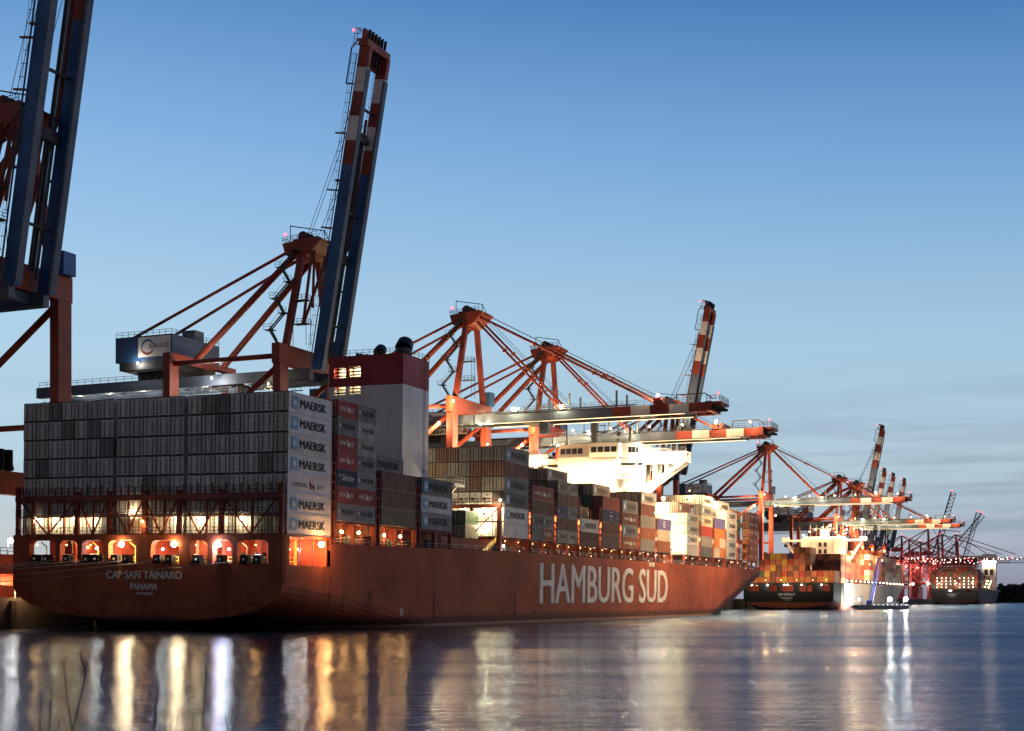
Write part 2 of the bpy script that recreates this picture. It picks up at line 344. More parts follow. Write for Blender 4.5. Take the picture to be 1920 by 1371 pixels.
# ------------------------------------------------------------------ lamps: housing + glowing bulb + its light
ico = bmesh.new(); bmesh.ops.create_icosphere(ico, subdivisions=2, radius=1.0)
BULB = {}
def bulb_mesh(col, r, strength=14):
    key = (col, r, strength)
    if key not in BULB:
        me = bpy.data.meshes.new('bulb'); b2 = ico.copy(); bmesh.ops.scale(b2, vec=(r, r, r), verts=b2.verts); b2.to_mesh(me); b2.free()
        me.materials.append(mat('lamp_glow_%d_%d_%d_%d' % (col[0] * 100, col[1] * 100, col[2] * 100, strength), col, emit=strength)); BULB[key] = me
    return BULB[key]
LD = {}
WARM = (1.0, .74, .40); ORANGE = (1.0, .50, .16); COOL = (.86, .95, .90); BLUEW = (.72, .78, 1.0); YELL = (1.0, .83, .45); REDL = (1.0, .06, .08); WHITE = (1.0, .93, .80)
def glow(parent, p, col=WARM, power=1500, r=.22, off=(.25, -.55, -.3), name='lamp', strength=14, rad=.2, light=True):
    o = link(name, bulb_mesh(col, r, strength), parent, Matrix.Translation(p))
    if light and power:
        key = (col, power, rad)
        if key not in LD:
            l = bpy.data.lights.new('lamp_light', 'POINT'); l.energy = power; l.color = col; l.shadow_soft_size = rad; LD[key] = l
        lo = bpy.data.objects.new('lamp_light', LD[key]); COL.objects.link(lo); lo.parent = o; lo.location = off
    return o

def spot(parent, p, aim, col, power, deg=110):
    l = bpy.data.lights.new('lamp_light', 'SPOT'); l.energy = power; l.color = col; l.spot_size = R(deg); l.spot_blend = .6; l.shadow_soft_size = .3
    o = bpy.data.objects.new('lamp_light', l); COL.objects.link(o); o.parent = parent; o.matrix_local = Matrix.Translation(p) @ Vector(aim).to_track_quat('-Z', 'Y').to_matrix().to_4x4(); return o
# ------------------------------------------------------------------ water, quay, far shore, bank
w = MB(); w.add([(-4000, -300, 0), (6000, -300, 0), (6000, 9000, 0), (-4000, 9000, 0)], [(0, 1, 2, 3)])
tag(w.build('river_water', m_water), kind='structure')
q = MB(); q.box(-900, -50.6, -600, 3200, -4, 4.9)
for i in range(-20, 120): q.box(-50.6, -50.2, i * 20, i * 20 + 1.2, -.5, 4.4)
tag(q.build('quay', m_quay, mtx=BM(0, 0, 0)), kind='structure')
bk = MB(); bk.add([(-30, -6, 3.0), (30, -6, 3.0), (30, 12.6, 2.6), (-30, 12.6, 2.6), (30, 15, -1), (-30, 15, -1), (30, -6, -1), (-30, -6, -1)], [(0, 1, 2, 3), (3, 2, 4, 5), (0, 3, 5, 7), (1, 6, 4, 2)])
tag(bk.build('riverbank', m_bank), kind='structure')

# ------------------------------------------------------------------ containers
CW, CL, CL2, HC, HS = 2.438, 12.192, 6.058, 2.896, 2.591
PITCH = 2.47
COLR = dict(W=(.60, .545, .485), w=(.68, .65, .635), G=(.25, .24, .225), D=(.14, .145, .15), L=(.42, .39, .33), B=(.150, .056, .038), R=(.34, .045, .032), N=(.022, .030, .085),
            P=(.095, .085, .25), O=(.46, .17, .05), V=(.18, .12, .065), E=(.055, .12, .085), T=(.50, .40, .26), Y=(.50, .29, .05), H=(.36, .125, .065))
NAME = dict(W='white', w='pale grey', G='grey', D='dark grey', L='light grey', B='brown', R='red', N='navy blue', P='purple blue', O='orange', V='olive brown', E='green', T='beige', Y='yellow', H='orange brown')
def body_mesh(L, H, kind):
    b = MB(); f = .06
    b.box(-CW + f, -f, f, L - f, .05, H - .05, 0)                                # inner box (corrugated by its paint's relief)
    for x in (-CW, -.14):
        for y in (0, L - .16): b.box(x, x + .14, y, y + .16, 0, H, 0)           # corner posts
    for z0, z1 in ((0, .16), (H - .12, H)):
        for x in (-CW + .002, -.122): b.box(x, x + .12, .16, L - .16, z0, z1, 0)
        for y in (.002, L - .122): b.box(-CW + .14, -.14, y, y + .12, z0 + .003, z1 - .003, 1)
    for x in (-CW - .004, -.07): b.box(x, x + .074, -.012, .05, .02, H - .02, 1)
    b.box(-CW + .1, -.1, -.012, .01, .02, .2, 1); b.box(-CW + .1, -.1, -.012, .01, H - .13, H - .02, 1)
    if kind != 'reefer':                                                           # side corrugations
        n = int(L / .55)
        for i in range(n):
            y = .3 + i * (L - .6) / n
            b.box(-f - .002, -.012, y, y + .27, .17, H - .13, 0)
    return b.mesh('container_body_' + kind, [m_reef if kind == 'reefer' else m_cont, m_frameshade])
def door_mesh(H, side):
    b = MB(); w = CW / 2 - .16; x0 = -CW / 2 - .01 - w if side < 0 else -CW / 2 + .01
    b.box(x0, x0 + w, -.02, .05, .17, H - .14, 0)
    for k in (.27, .72):
        x = x0 + w * k; b.tube((x, -.06, .1), (x, -.06, H - .1), .032, 5, 1)
        for z in (.55, 1.25): b.box(x - .09, x + .09, -.07, -.021, z, z + .07, 2)
    for z in (.4, .9, 1.5, 2.1):
        xe = x0 if side < 0 else x0 + w - .12; b.box(xe, xe + .12, -.045, -.021, z, z + .12, 2)
    b.box(x0 + w * .45, x0 + w * .58, -.03, -.0205, .25, H - .3, 2)
    return b.mesh('door', [m_door, m_rod, m_seam])
def unit_mesh(H):
    b = MB(); b.box(-CW + .16, -.16, -.03, .05, .17, H - .14, 0)
    b.box(-CW + .35, -CW + 1.0, -.06, -.031, 1.25, 1.75, 1); b.box(-CW + 1.25, -.5, -.05, -.031, 1.35, 1.7, 2)
    b.box(-CW + .25, -.25, -.05, -.031, .75, .92, 1)
    for i in range(6): b.box(-CW + .3 + i * .32, -CW + .5 + i * .32, -.06, -.031, .25 + .05 * (i % 2), .62, 1)
    b.tube((-CW / 2, -.05, 2.25), (-CW / 2, -.02, 2.25), .22, 12, 2)
    return b.mesh('refrigeration_unit', [m_unit, m_black, m_rod])
BODY = {}
def body(L, H, kind):
    if (L, H, kind) not in BODY: BODY[(L, H, kind)] = body_mesh(L, H, kind)
    return BODY[(L, H, kind)]
DOOR = {(H, s): door_mesh(H, s) for H in (HC, HS) for s in (-1, 1)}
UNIT = {H: unit_mesh(H) for H in (HC, HS)}
def star2(cx, cy, r, n=7):
    vs = [(cx, cy)] + [(cx + (r if i % 2 == 0 else r * .36) * sin(pi * i / n), cy + (r if i % 2 == 0 else r * .36) * cos(pi * i / n)) for i in range(2 * n)]
    return vs, [(0, 1 + i, 1 + (i + 1) % (2 * n)) for i in range(2 * n)]
LOGO = {}
def logo(kind, L, dim):
    """lettering on the river side of a container, as child meshes: list of (name, mesh)"""
    key = (kind, L, dim)
    if key in LOGO: return LOGO[key]
    out = []; k = L / CL; f = lambda y, z, x=.004: stb(x, y, z)
    if kind == 'm':
        if L > 7:
            p = MB(); p.box(-.01, .006, .95, 2.65, .55, 2.35, 0); put2d(p, star2(1.80, 1.45, .72), stb(.012, 0, 0), 1)
            out.append(('logo_panel', p.mesh('logo_panel', [m_star if dim else m_cont_panel, m_letter])))
            y, wd, z, h = 3.25, 7.2, .85, 1.22
        else:
            p = MB(); put2d(p, star2(.75, 1.4, .42), stb(.012, 0, 0), 0); out.append(('star_emblem', p.mesh('star_emblem', [m_letter])))
            y, wd, z, h = 1.5, 3.9, 1.0, .75
        t = MB(); tm_ = text_mesh('MAERSK', wd, h)
        for i_, d_ in enumerate((0, .07 * k, -.07 * k)): put2d(t, tm_, f(y + d_, z, .012 + .003 * i_)); out.append(('lettering', t.mesh('lettering', [m_dletter])))
    if kind == 'h':
        lm = m_dletter if dim == 2 else m_letter; t = MB()
        put2d(t, text_mesh('HAMBURG', L * .33, .62), f(L * .12, 1.1, .012)); put2d(t, text_mesh('SÜD', L * .15, .75), f(L * .68, 1.1, .012))
        out.append(('lettering', t.mesh('lettering', [lm])))
        fl = MB(); a = L * .5; s = 1.0 * (.75 + .25 * k)
        fl.add([stb(.012, a, 1.35)(*p) for p in ((-.05, .9 * s), (1.0 * k, -.1 * s), (.1, -.55 * s))], [(0, 1, 2)], 0)
        fl.add([stb(.014, a, 1.35)(*p) for p in ((.35 * k, -.5 * s), (.95 * k + .2, .45 * s), (1.3 * k + .2, -.75 * s), (1.0 * k, -.2))], [(0, 1, 3), (1, 2, 3)], 1)
        out.append(('flag_emblem', fl.mesh('flag_emblem', [m_rletter if dim == 2 else m_letter, m_dletter if dim == 2 else m_letter])))
    if kind == 's':
        t = MB(); put2d(t, text_mesh('Safmarine', L * .6, .95, 0, .3), f(L * .25, .95, .012)); put2d(t, text_mesh('~', .6, .3), f(L * .1, 1.5, .012)); out.append(('lettering', t.mesh('lettering', [m_letter])))
    if kind == 'c':
        t = MB(); put2d(t, arc2(L / 2, 1.45, .55, .85, 0, 360, 24), stb(.012, 0, 0)); t.box(.005, .013, L / 2 - .35, L / 2 + .35, 1.3, 1.6); out.append(('ring_emblem', t.mesh('ring_emblem', [m_letter])))
    if kind == 'n':
        t = MB()
        for yy, zz, ww, hh in ((.5, 1.25, .16, .3), (.5, 2.25, .07, .2), (.5, .5, .07, .2), (.82, .9, .1, .07)): t.box(.005, .013, L * yy - L * ww / 2, L * yy + L * ww / 2, zz, zz + hh)
        out.append(('faded_marking', t.mesh('faded_marking', [m_rod])))
    LOGO[key] = out; return out
m_cont_panel = m_star
NCONT = 0; USED = {}
ORD = 'zeroth first second third fourth fifth sixth seventh eighth ninth tenth eleventh twelfth thirteenth fourteenth fifteenth sixteenth seventeenth eighteenth nineteenth'.split()
def container(t, s, z, L, H, kind, c, label, group, mark='', dim=1, doors=True, unit=False, M=SHIP_M, jit=.0):
    global NCONT; NCONT += 1
    o = link('shipping_container', body(L, H, kind), None, M @ Matrix.Translation((-s, t + jit, z)))
    if label in USED: print('DUP LABEL', label)
    USED[label] = 1; tag(o, label, 'shipping container', group)
    base = COLR[c]; v = random.uniform(.78, 1.16); w_ = random.uniform(-.05, .05); rgb = tuple(min(.8, x * v * (1 + w_ * q_)) for x, q_ in zip(base, (1, .2, -1)))
    o.color = (*rgb, 1)
    if unit: link('refrigeration_unit', UNIT[H], o)
    elif doors:
        for sd in (-1, 1):
            d = link('door', DOOR[(H, sd)], o); d.color = (*(min(.85, x * 1.1) for x in rgb), 1)
    for nm, me in logo(mark, L, dim) if mark else []: link(nm, me, o)
    return o
# --- bay 1: the wall of reefers over the stern, 19 wide and 7 high
G1 = 'refrigerated containers in the wall over the stern'
for i in range(19):
    s = i * PITCH + (0.52 if i >= 7 else 0) + (0.52 if i >= 12 else 0)
    for k in range(7):
        c = 'w' if i else ('T' if k == 4 else 'W')
        if i and random.random() < .08: c = 'G'
        if i == 0:
            lab = ('white reefer with red flag emblem at the stern corner, third tier from the bottom' if k == 2 else
                   f"{'cream' if k == 4 else 'white'} reefer with blue star panel at the stern corner, {'bottom' if k == 0 else 'top' if k == 6 else ORD[7 - k] + ' from top'}")
        else:
            lab = f"{NAME[c]} reefer end in the stern wall, {'top' if k == 6 else 'bottom' if k == 0 else ORD[7 - k]} tier, {ORD[19 - i]} from left"
        o = container(0, s, 14.0 + k * 2.915, CL, HC, 'reefer', c, lab, G1, ('h' if k == 2 else 'm') if i == 0 else '', 2 if k == 2 else 1, jit=random.uniform(-.05, .05))
        if i == 0: o.color = (.60, .545, .46, 1) if k == 4 else (.64, .60, .57, 1)
# --- the other bays: outer stack from the bottom up; '2' = two short boxes (aft, forward); letters colour, then mark
BT = [0, 13.9, 28.0, 42.2, 77.7, 91.8, 106.0, 120.0, 134.5, 148.7, 163.0, 177.0, 204.3, 218.9, 233.3, 247.5, 262.4, 276.8]
BZ = [14.0, 16.63, 16.6, 16.7, 16.75, 16.75, 16.75, 16.8, 16.8, 16.85, 16.85, 16.9, 16.9, 16.95, 17.0, 17.0, 17.05, 17.05]
OUT = {2: '2Gm,Gm 2Rh,Rh 2Ns,Gm 2Rh,Gm 2Rh,Lm 2Gm,Lm 2Rh,Gm', 3: 'V B B', 4: 'Gm Wm Dm', 5: 'W Wm Dm Gm B Gm', 6: '2D,Hh 2Gm,Gm B Rh',
       7: '2Lm,Lm 2B,B 2Pm,Gm 2B,B 2Gm,Gm', 8: 'B Wm', 9: 'V B Nn R', 10: 'Hh Gm Bh Gm', 11: 'G H G B Gm', 12: 'H L Pc', 13: 'W Wm Gm Lm',
       14: 'D G R Tm Gm Wm', 15: '2L,O 2O,L O P', 16: 'Wm Wm Wm Wm Wm', 18: '2Hh,Hh 2Hh,Hh 2Hh,Hh 2Hh,Hh 2Bh,Bh 2Bh,Bh'}
# inboard stacks whose ends or tops show: bay -> list of (row, {tier: token})
INN = {3: [(1, {4: 'Gm'})],
       5: [(1, {1: 'Wu', 2: 'Wu', 3: 'Wu', 4: 'G', 5: 'B', 6: 'G'}), (2, {1: 'Wu', 2: 'Wu', 3: 'Wu', 4: 'B', 5: 'B', 6: 'G'}), (3, {1: 'Wu', 2: 'Wu', 3: 'Wu', 4: 'G', 5: 'G', 6: 'G'}), (4, {2: 'Wu', 3: 'Wu', 4: 'G', 5: 'G', 6: 'B'}), (5, {4: 'L', 5: 'V', 6: 'B'}), (6, {4: 'G', 5: 'V', 6: 'G'}), (7, {5: 'G', 6: 'L'})],
       7: [(1, {5: 'E', 6: 'Gm'}), (2, {5: 'D', 6: 'G'}), (3, {5: 'R', 6: 'G'})],
       8: [(1, {3: 'T'}), (2, {3: 'T', 4: 'D'})],
       9: [(1, {3: 'W', 4: 'E', 5: 'Lm'}), (2, {3: 'W', 4: 'D', 5: 'B'}), (3, {4: 'O', 5: 'B'})],
       11: [(1, {5: 'G'}), (2, {5: 'L'}), (3, {5: 'G'}), (4, {5: 'V'})],
       13: [(1, {1: 'Wu', 2: 'Wu', 3: 'T', 4: 'L', 5: 'Bm'}), (2, {1: 'Wu', 2: 'Wu', 3: 'T', 4: 'L', 5: 'L'}), (3, {3: 'Wu', 4: 'Y', 5: 'L'}), (4, {4: 'W', 5: 'H'})],
       14: [(1, {6: 'Wu'}), (2, {6: 'W'}), (3, {6: 'W'}), (4, {6: 'W'})], 15: [(1, {5: 'Gm'})], 16: [(1, {5: 'W', 6: 'Wm'}), (2, {6: 'W'})],
       17: [(1, {3: 'B', 4: 'E', 5: 'E', 6: 'O'}), (2, {4: 'E', 5: 'B', 6: 'O'})]}
def tierh(b, k): return HS + .03 if (b in (2, 18) or b == 7 or (b == 6 and k <= 2)) else HC + .03
def zof(b, k): return BZ[b - 1] + sum(tierh(b, j) for j in range(1, k))
G2 = 'containers stacked along the deck of the near ship'
for b, spec in OUT.items():
    s0 = 0.0
    for k, tok in enumerate(spec.split(), 1):
        z = zof(b, k); H = HS if tierh(b, k) < 2.7 else HC
        where = f"outer stack, {ORD[b]} bay from the stern, {ORD[k]} tier up"
        if tok[0] == '2':
            for j, tk in enumerate(tok[1:].split(',')):
                container(BT[b - 1] + j * 6.1, s0, z, CL2, H, 'dry', tk[0], f"short {NAME[tk[0]]} {'aft' if j == 0 else 'forward'} container, {where}", G2, tk[1:], 0, doors=(j == 0))
        else:
            kind = 'reefer' if tok[0] in 'W' else 'dry'
            container(BT[b - 1], s0, z, CL, H, kind, tok[0], f"{NAME[tok[0]]} container, {where}", G2, tok[1:], 1 if tok[0] != 'T' else 0)
for b, rows in INN.items():
    for row, tiers in rows:
        for k, tok in tiers.items():
            z = zof(b, k) if b != 17 else 17.05 + (k - 1) * 2.62; H = HS if (b in (7, 17)) else HC
            container(BT[b - 1], row * PITCH, z, CL, H, 'dry' if tok[0] != 'W' else 'reefer', tok[0],
                      f"{NAME[tok[0]]} container, {ORD[b]} bay from stern, {ORD[row]} stack inboard, {ORD[k]} tier up", G2, 'm' if 'm' in tok else '', 0, unit='u' in tok)
# green and grey short boxes standing in the gap before the fifth bay
for j, (c, k) in enumerate((('G', 0), ('E', 1))):
    for i in (0, 1):
        container(70.5, 4.9 + i * 2.5, 16.3 + j * 2.62 - (0 if j else 0), CL2, HS, 'dry', c, f"short {NAME[c]} container between the funnel and the fifth bay, {'inner' if i else 'outer'} stack", G2)
# flat racks with steel drums in the seventeenth bay
for k in (0, 1):
    for j in (0, 1):
        fr = MB(); fr.box(-CW, 0, 0, CL2, 0, .25, 0)
        for y in (0, CL2 - .2):
            for x in (-CW, -.2): fr.box(x, x + .2, y, y + .2, .25, 2.59, 0)
            fr.box(-CW + .2, -.2, y + .02, y + .18, 2.3, 2.55, 0)
        o = fr.build('flat_rack', m_orange, mtx=SHIP_M @ Matrix.Translation((-1.5, BT[16] + j * 6.1, 17.05 + k * 2.62)))
        tag(o, f"{'upper' if k else 'lower'} {'forward' if j else 'aft'} flat rack loaded with shiny drums near the bow", 'flat rack', 'flat racks near the bow')
        d = MB()
        for q_ in range(2): d.tube((-1.25, .6 + q_ * 2.5, 1.35), (-1.25, 2.8 + q_ * 2.5, 1.35), .95, 18)
        link('steel_drum', d.mesh('steel_drum', [m_rod], True), o)

# ------------------------------------------------------------------ ships
NS = 22
def sect(t, L, ZD, hull):
    """offsets of the river side at station t: list of (x inboard >= 0, z) from deck edge to centre keel"""
    B2 = hull['B'] / 2; zd = ZD(t)
    def off(t, z):
        f = min(1, max(0, z / 13.0)); t0 = L * (.675 + .165 * f); c = .0059 - .0012 * f; kmax = .36 + .9 * f; te = L * (.93 + .07 * f)
        if t <= t0: return 0.0
        d = t - t0; ds = kmax / (2 * c)
        o = c * d * d if d < ds else c * ds * ds + kmax * (d - ds)
        if f > .2 and t > te - 40: o += ((t - te + 40) / 40) ** 3 * 8
        return min(B2 - .15, o)
    a = max(0.0, min(1.0, (t - hull['t0']) / hull['run']))
    zc = hull['zc'] + (-4 - hull['zc']) * a ** 1.2; zb = hull['zb'] + (-8 - hull['zb']) * a ** .9
    pts = []
    for i in range(NS + 1):
        z = zd + (zc - zd) * i / NS; pts.append((off(t, z), z))
    o = pts[-1][0]; n = 14; e = 2.4
    for i in range(1, n + 1):
        th = pi / 2 * i / n; x = cos(th) ** (2 / e); zz = sin(th) ** (2 / e)
        pts.append((B2 - (B2 - o) * x, zc + (zb - zc) * zz))
    return pts
def make_hull(parent, L, hull, ZD, stations, mats, split=None):
    B = hull['B']; mb = MB(); prev = None
    for t in stations:
        p = sect(t, L, ZD, hull); ring = [(-x, t, z) for x, z in p] + [(-(B - x), t, z) for x, z in p[::-1][1:]]
        if prev is not None:
            n = len(ring); m = 1 if (split and (prev[0][1] + t) / 2 > split) else 0
            mb.add(prev + ring, [(i, i + 1, n + i + 1, n + i) for i in range(n - 1)], m)
        prev = ring
    o = mb.build('hull', mats, parent)
    return o
def transom(parent, hull, t, zt, wins, mats, thick=1.1, L=300):
    B = hull['B']; p = sect(t, L, lambda _: zt, hull)
    arc = [(-x, z) for x, z in p[NS:]] + [(-(B - x), z) for x, z in p[::-1][1:-NS]]
    outer = [(0, zt)] + arc + [(-B, zt)]
    holes = []
    for s0, s1, z0, z1 in wins:
        r = min(.9, (s1 - s0) * .4); h = [(-s1, z0), (-s0, z0)]
        for i in range(6): a = R(90 * i / 5); h.append((-s0 - r + r * cos(a), z1 - r + r * sin(a)))
        for i in range(6): a = R(90 + 90 * i / 5); h.append((-s1 + r + r * cos(a), z1 - r + r * sin(a)))
        holes.append(h)
    mb = MB(); mb.plate(outer, holes, thick, lambda a, b, d: (a, t + d, b))
    return mb.build('transom', mats, parent)

ship = empty('container_ship', SHIP_M.copy(), 'huge red container ship stacked high with containers, seen from its stern', 'container ship', 'container ships at the quay')
HULL1 = dict(B=48.6, t0=-1.6, run=78.0, zc=6.7, zb=1.15)
def zd1(t):
    if .4 < t < 11.7: return 9.55
    if t <= .4: return 13.9
    if t < 87: return 13.0 + (t - 12) / 75 * 1.05
    if t < 270: return 14.05 + (t - 87) / 183 * .3
    return 14.35 + max(0, (t - 288)) ** 1.2 * .03
hull = make_hull(ship, 333, HULL1, zd1, [-1.6, -.6, .39, .41, 3, 6, 9, 11.69, 11.71, 16, 22, 30, 38, 46, 56, 66, 78, 92, 110, 140, 170, 200, 215] + [218 + i * 1.25 for i in range(93)], m_hull)
hull.location = (.25, 0, 0)
WINS = []
for a_, b_ in ((52.6, 102), (110, 143), (150.9, 192.2), (201, 252.3), (280.3, 333), (353.3, 386.7), (396.5, 433), (442, 500.5)):
    s1, s0 = s_of(a_, -1.6), s_of(b_, -1.6); WINS.append((s0, s1, 9.65, 13.05))
tr = transom(ship, HULL1, -1.6, 13.9, WINS, m_hull); tr.location = (.25, 0, 0)
# mooring deck inside the stern
md = MB()
md.box(-48, .0, -.45, 12.2, 9.2, 9.5); md.box(-48.3, .15, -.45, 12.3, 13.55, 13.94); md.box(-48, -.3, 11.4, 11.8, 9.5, 13.55)
for s_ in (4.6, 12.5, 17, 25.5, 32, 40): md.box(-s_ - .25, -s_ + .25, 2.5, 9.5, 9.5, 13.55)
for y in (.6, 3.8, 7.5, 11.2): md.tube((-.25, y, 9.5), (-.25, y, 13.6), .16, 8)
md.build('mooring_deck', m_deckred, ship)
mq = MB()
for y in (-.3, 3.0): mq.rail((-47.5, y, 9.5), (-.6, y, 9.5), 1.15, 1.6, .04)
for s_ in (3.2, 7.7, 14.2, 19.5, 27.6, 34.6, 38.2, 44.6): mq.tube((-s_, 1.6, 9.5), (-s_, 1.6, 12.2), .09, 6); mq.bar((-s_, 1.6, 12.2), (-s_ - 1.1, 1.6, 12.9), .14); mq.tube((-s_ - .6, 8.5, 9.5), (-s_ - .6, 8.5, 13.5), .2, 8)
mq.build('deck_railing', m_yellow, ship)
for s_ in (7.2, 18.6, 26.2, 37.4): mq = MB(); mq.box(-s_ - .5, -s_ + .5, 3.6, 4.4, 9.5, 11.2); mq.build('control_box', m_white, ship)
for s0, s1, z0, z1 in WINS:
    wdt = s1 - s0; fl = MB()
    for f_ in ((.3, .72) if wdt > 3.6 else (.5,)):
        x = -s1 + wdt * f_; fl.box(x - .75, x + .75, -2.05, -.6, z0 + .02, z0 + .35, 0)
        for d in (-.36, .36): fl.tube((x + d, -1.2, z0 + .35), (x + d, -1.2, z0 + 1.15), .36, 10, 0)
        fl.tube((x, -2.06, z0 + .62), (x, -1.9, z0 + .62), .18, 10, 1); fl.box(x - .62, x + .62, -1.9, -.9, z0 + .35, z0 + 1.25, 0)
    fl.build('fairlead', [m_black, m_letter], ship)
for s_ in (6, 9.5, 15, 21, 29, 36, 43):                                        # winches on the mooring deck
    wn = MB(); wn.tube((-s_ - 1.1, 5, 10.5), (-s_ + 1.1, 5, 10.5), .65, 12); wn.box(-s_ - 1.3, -s_ + 1.3, 4.6, 5.4, 9.5, 10.1)
    for d in (-1.15, 1.1): wn.tube((-s_ + d, 5, 10.5), (-s_ + d + .08, 5, 10.5), 1.0, 14)
    wn.build('mooring_winch', m_steel, ship)
# passage along the side: inner coaming wall, stanchions, bulwark posts
pw = MB(); pw.box(-45, -3.0, 12.4, 56, 12.3, 16.5); pw.box(-45, -3.0, 78, 189, 13.2, 16.55); pw.box(-44, -4.0, 204, 290, 13.4, 16.8)
pw.box(-48, -.02, 12.4, 290, 12.0, 12.95)
pw.box(-46, -2.9, 56, 78, 12.9, 16.0)
pw.build('deck_coaming', m_coam, ship)
for b in range(2, 19):
    sts = MB(); t = BT[b - 1]; z1 = BZ[b - 1] - .02; s_ = .35 if b != 17 else 1.9
    for y in (-.55, 6.0, 12.5):
        sts.box(-s_ - .5, -s_ + .1, t + y - .18, t + y + .18, zd1(t) - .6, z1)
    sts.box(-s_ - .5, -s_ + .08, t - .5, t + 12.6, z1 - .35, z1 - .03)
    for y in (2.2, 4.0, 8.2, 10.3): sts.tube((-1.6, t + y, zd1(t) - .6), (-1.6, t + y, z1 - .4), .13, 6)
    sts.build('deck_stanchion', m_coam, ship)
for b in range(2, 19):
    t = BT[b - 1]
    for j in (0, 1): hz = MB(); hz.box(-2.8, -1.9, t + 1.0 + j * 5.5, t + 2.4 + j * 5.5, zd1(t) - .5, zd1(t) + 1.1 + .5 * ((b + j) % 2)); hz.build('deck_locker', m_steel, ship)
    hz = MB(); hz.tube((-1.2, t + 4.7, zd1(t)), (-1.2, t + 4.7, zd1(t) + 1.3), .35, 8)
    hz.build('ventilator', m_steel, ship)
bw = MB(); 
for t0, t1 in ((12.4, 100), (100, 200), (200, 290)): bw.rail((-.25, t0, zd1(t0)), (-.25, t1, zd1(t1)), .9, 3.0, .05)
bw.build('side_railing', m_rail, ship)
# lashing bridges across the ship in the gaps between the bays
def lash(tc, zt, z0=13.0, wid=48.0, full=False):
    lb = MB()
    for s_ in ([.25] + [i * 2.47 * 3 for i in range(1, 6)] + [wid - .4]):
        for d in (-.55, .55): lb.box(-s_ - .22, -s_ + .22, tc + d - .12, tc + d + .12, z0, zt)
        z = z0 + 5
        while z < zt: lb.box(-s_ - .2, -s_ + .2, tc - .43, tc + .43, z - .12, z + .12); z += 1.45
    z = z0 + 6.6
    while z < zt + .5:
        lb.box(-wid, -.1, tc - .6, tc + .6, z - .16, z); lb.rail((-wid, tc - .62, z), (-.1, tc - .62, z), 1.1, 2.47, .04); z += 2.9
    return lb.build('lashing_bridge', m_coam, ship)
for i, (a_, zt) in enumerate(((1, 26), (2, 24), (3, 24), (5, 27), (6, 25), (7, 27), (8, 26), (9, 26), (10, 25), (11, 25), (13, 27), (14, 26), (15, 26), (16, 26), (17, 24))):
    lash((BT[a_ - 1] + CL + BT[a_]) / 2, zt)
# the open lashing bridge over the stern, in front of the reefers
lb = MB()
for s_ in (.3, 10.4, 17.8, 24.0, 30.5, 36.5, 47.9):
    lb.box(-s_ - .35, -s_ + .35, -1.25, -.75, 13.9, 20.4 if s_ not in (.3, 47.9) else 21.3)
for s_ in (5.2, 8.0, 13.0, 20.5, 27.0, 33.5, 39.0, 42.0, 45): lb.box(-s_ - .13, -s_ + .13, -1.1, -.8, 13.9, 19.4)
lb.box(-48.2, 0, -1.45, -.35, 19.0, 19.85); lb.box(-48.2, 0, -1.4, -.35, 16.55, 16.7)
for s0, s1 in ((1, 10), (17.5, 10.8), (18.1, 24), (30.2, 24.3), (30.8, 36.3), (47.6, 36.8)):
    lb.bar((-s0, -1.0, 19.2 if s0 < s1 else 19.2), (-(s0 + s1) / 2 - .0, -1.0, 13.95), .22, .22); lb.bar((-s1, -1.0, 19.2), (-(s0 + s1) / 2, -1.0, 13.95), .22, .22)
for z in (13.95, 16.7, 19.85): lb.rail((-48.1, -1.4, z), (-.1, -1.4, z), 1.05, 1.24, .035)
for i in range(38): lb.box(-.9 - i * 1.25 - .07, -.9 - i * 1.25 + .07, -1.0, -.8, 19.85, 20.9 + .5 * (i % 2))
lb.build('lashing_bridge', m_coam, ship)
# lashing bridge and platform before the fifth bay
lb = MB()
for s_ in (.3, 6.0, 11.5): lb.box(-s_ - .35, -s_ + .35, 75.6, 76.4, 13.5, 23.0)
lb.box(-22, 0, 75.4, 76.6, 22.2, 22.9); lb.box(-22, 0, 75.5, 76.5, 19.4, 19.6)
for z in (22.9, 19.6): lb.rail((-22, 75.4, z), (0, 75.4, z), 1.1, 1.5, .045)
lb.bar((-.5, 75.5, 22), (-5.8, 75.5, 17), .22, .22); lb.bar((-11, 75.5, 22), (-6.2, 75.5, 17), .22, .22)
lb.build('lashing_bridge', m_coam, ship)
# hull lettering
lt = MB(); ta, tb = t_of(1009, 0), t_of(1251, 0)
tm_ = text_mesh('HAMBURG SÜD', tb - ta - 1.2, 10.3)
for i_, (dy, dz) in enumerate(((.6, 0), (.1, -.06), (1.1, -.06), (.35, .06), (.85, .06))): put2d(lt, tm_, stb(.285 + .004 * i_, ta + dy, 3.8 + dz)); HSL = lt.build('lettering', m_letter, ship)
def stern_text(body, ua, ub, z0, h, mt=m_letter, bold=.004):
    a, b = s_of(ua, -1.6), s_of(ub, -1.6); t = MB(); tm_ = text_mesh(body, a - b, h)
    for i_, d_ in enumerate((0, -h * .04, h * .04)): put2d(t, tm_, aft(-a + .25 + d_, -1.625 - .004 * i_, z0))
    return t.build('lettering', mt, ship)
stern_text('CAP SAN TAINARO', 198, 339, 7.35, 1.15); stern_text('PANAMA', 243.5, 294, 5.75, .95); stern_text('IMO 9633965', 253.5, 285, 4.95, .42)
pl = MB(); put2d(pl, arc2(t_of(752, 0), 2.6, .42, .62, 0, 360, 24), stb(.285, 0, 0)); pl.box(.27, .285, t_of(752, 0) - .08, t_of(752, 0) + .08, 2.35, 2.85); pl.build('hull_mark', m_letter, ship)
rb = MB()
for t_ in (11.5, 24, 47, 83): rb.bar((.30, t_, 6.0), (.30, t_ + .2, 1.4), .05, .12)
rb.build('fender_scar', m_seam, ship)
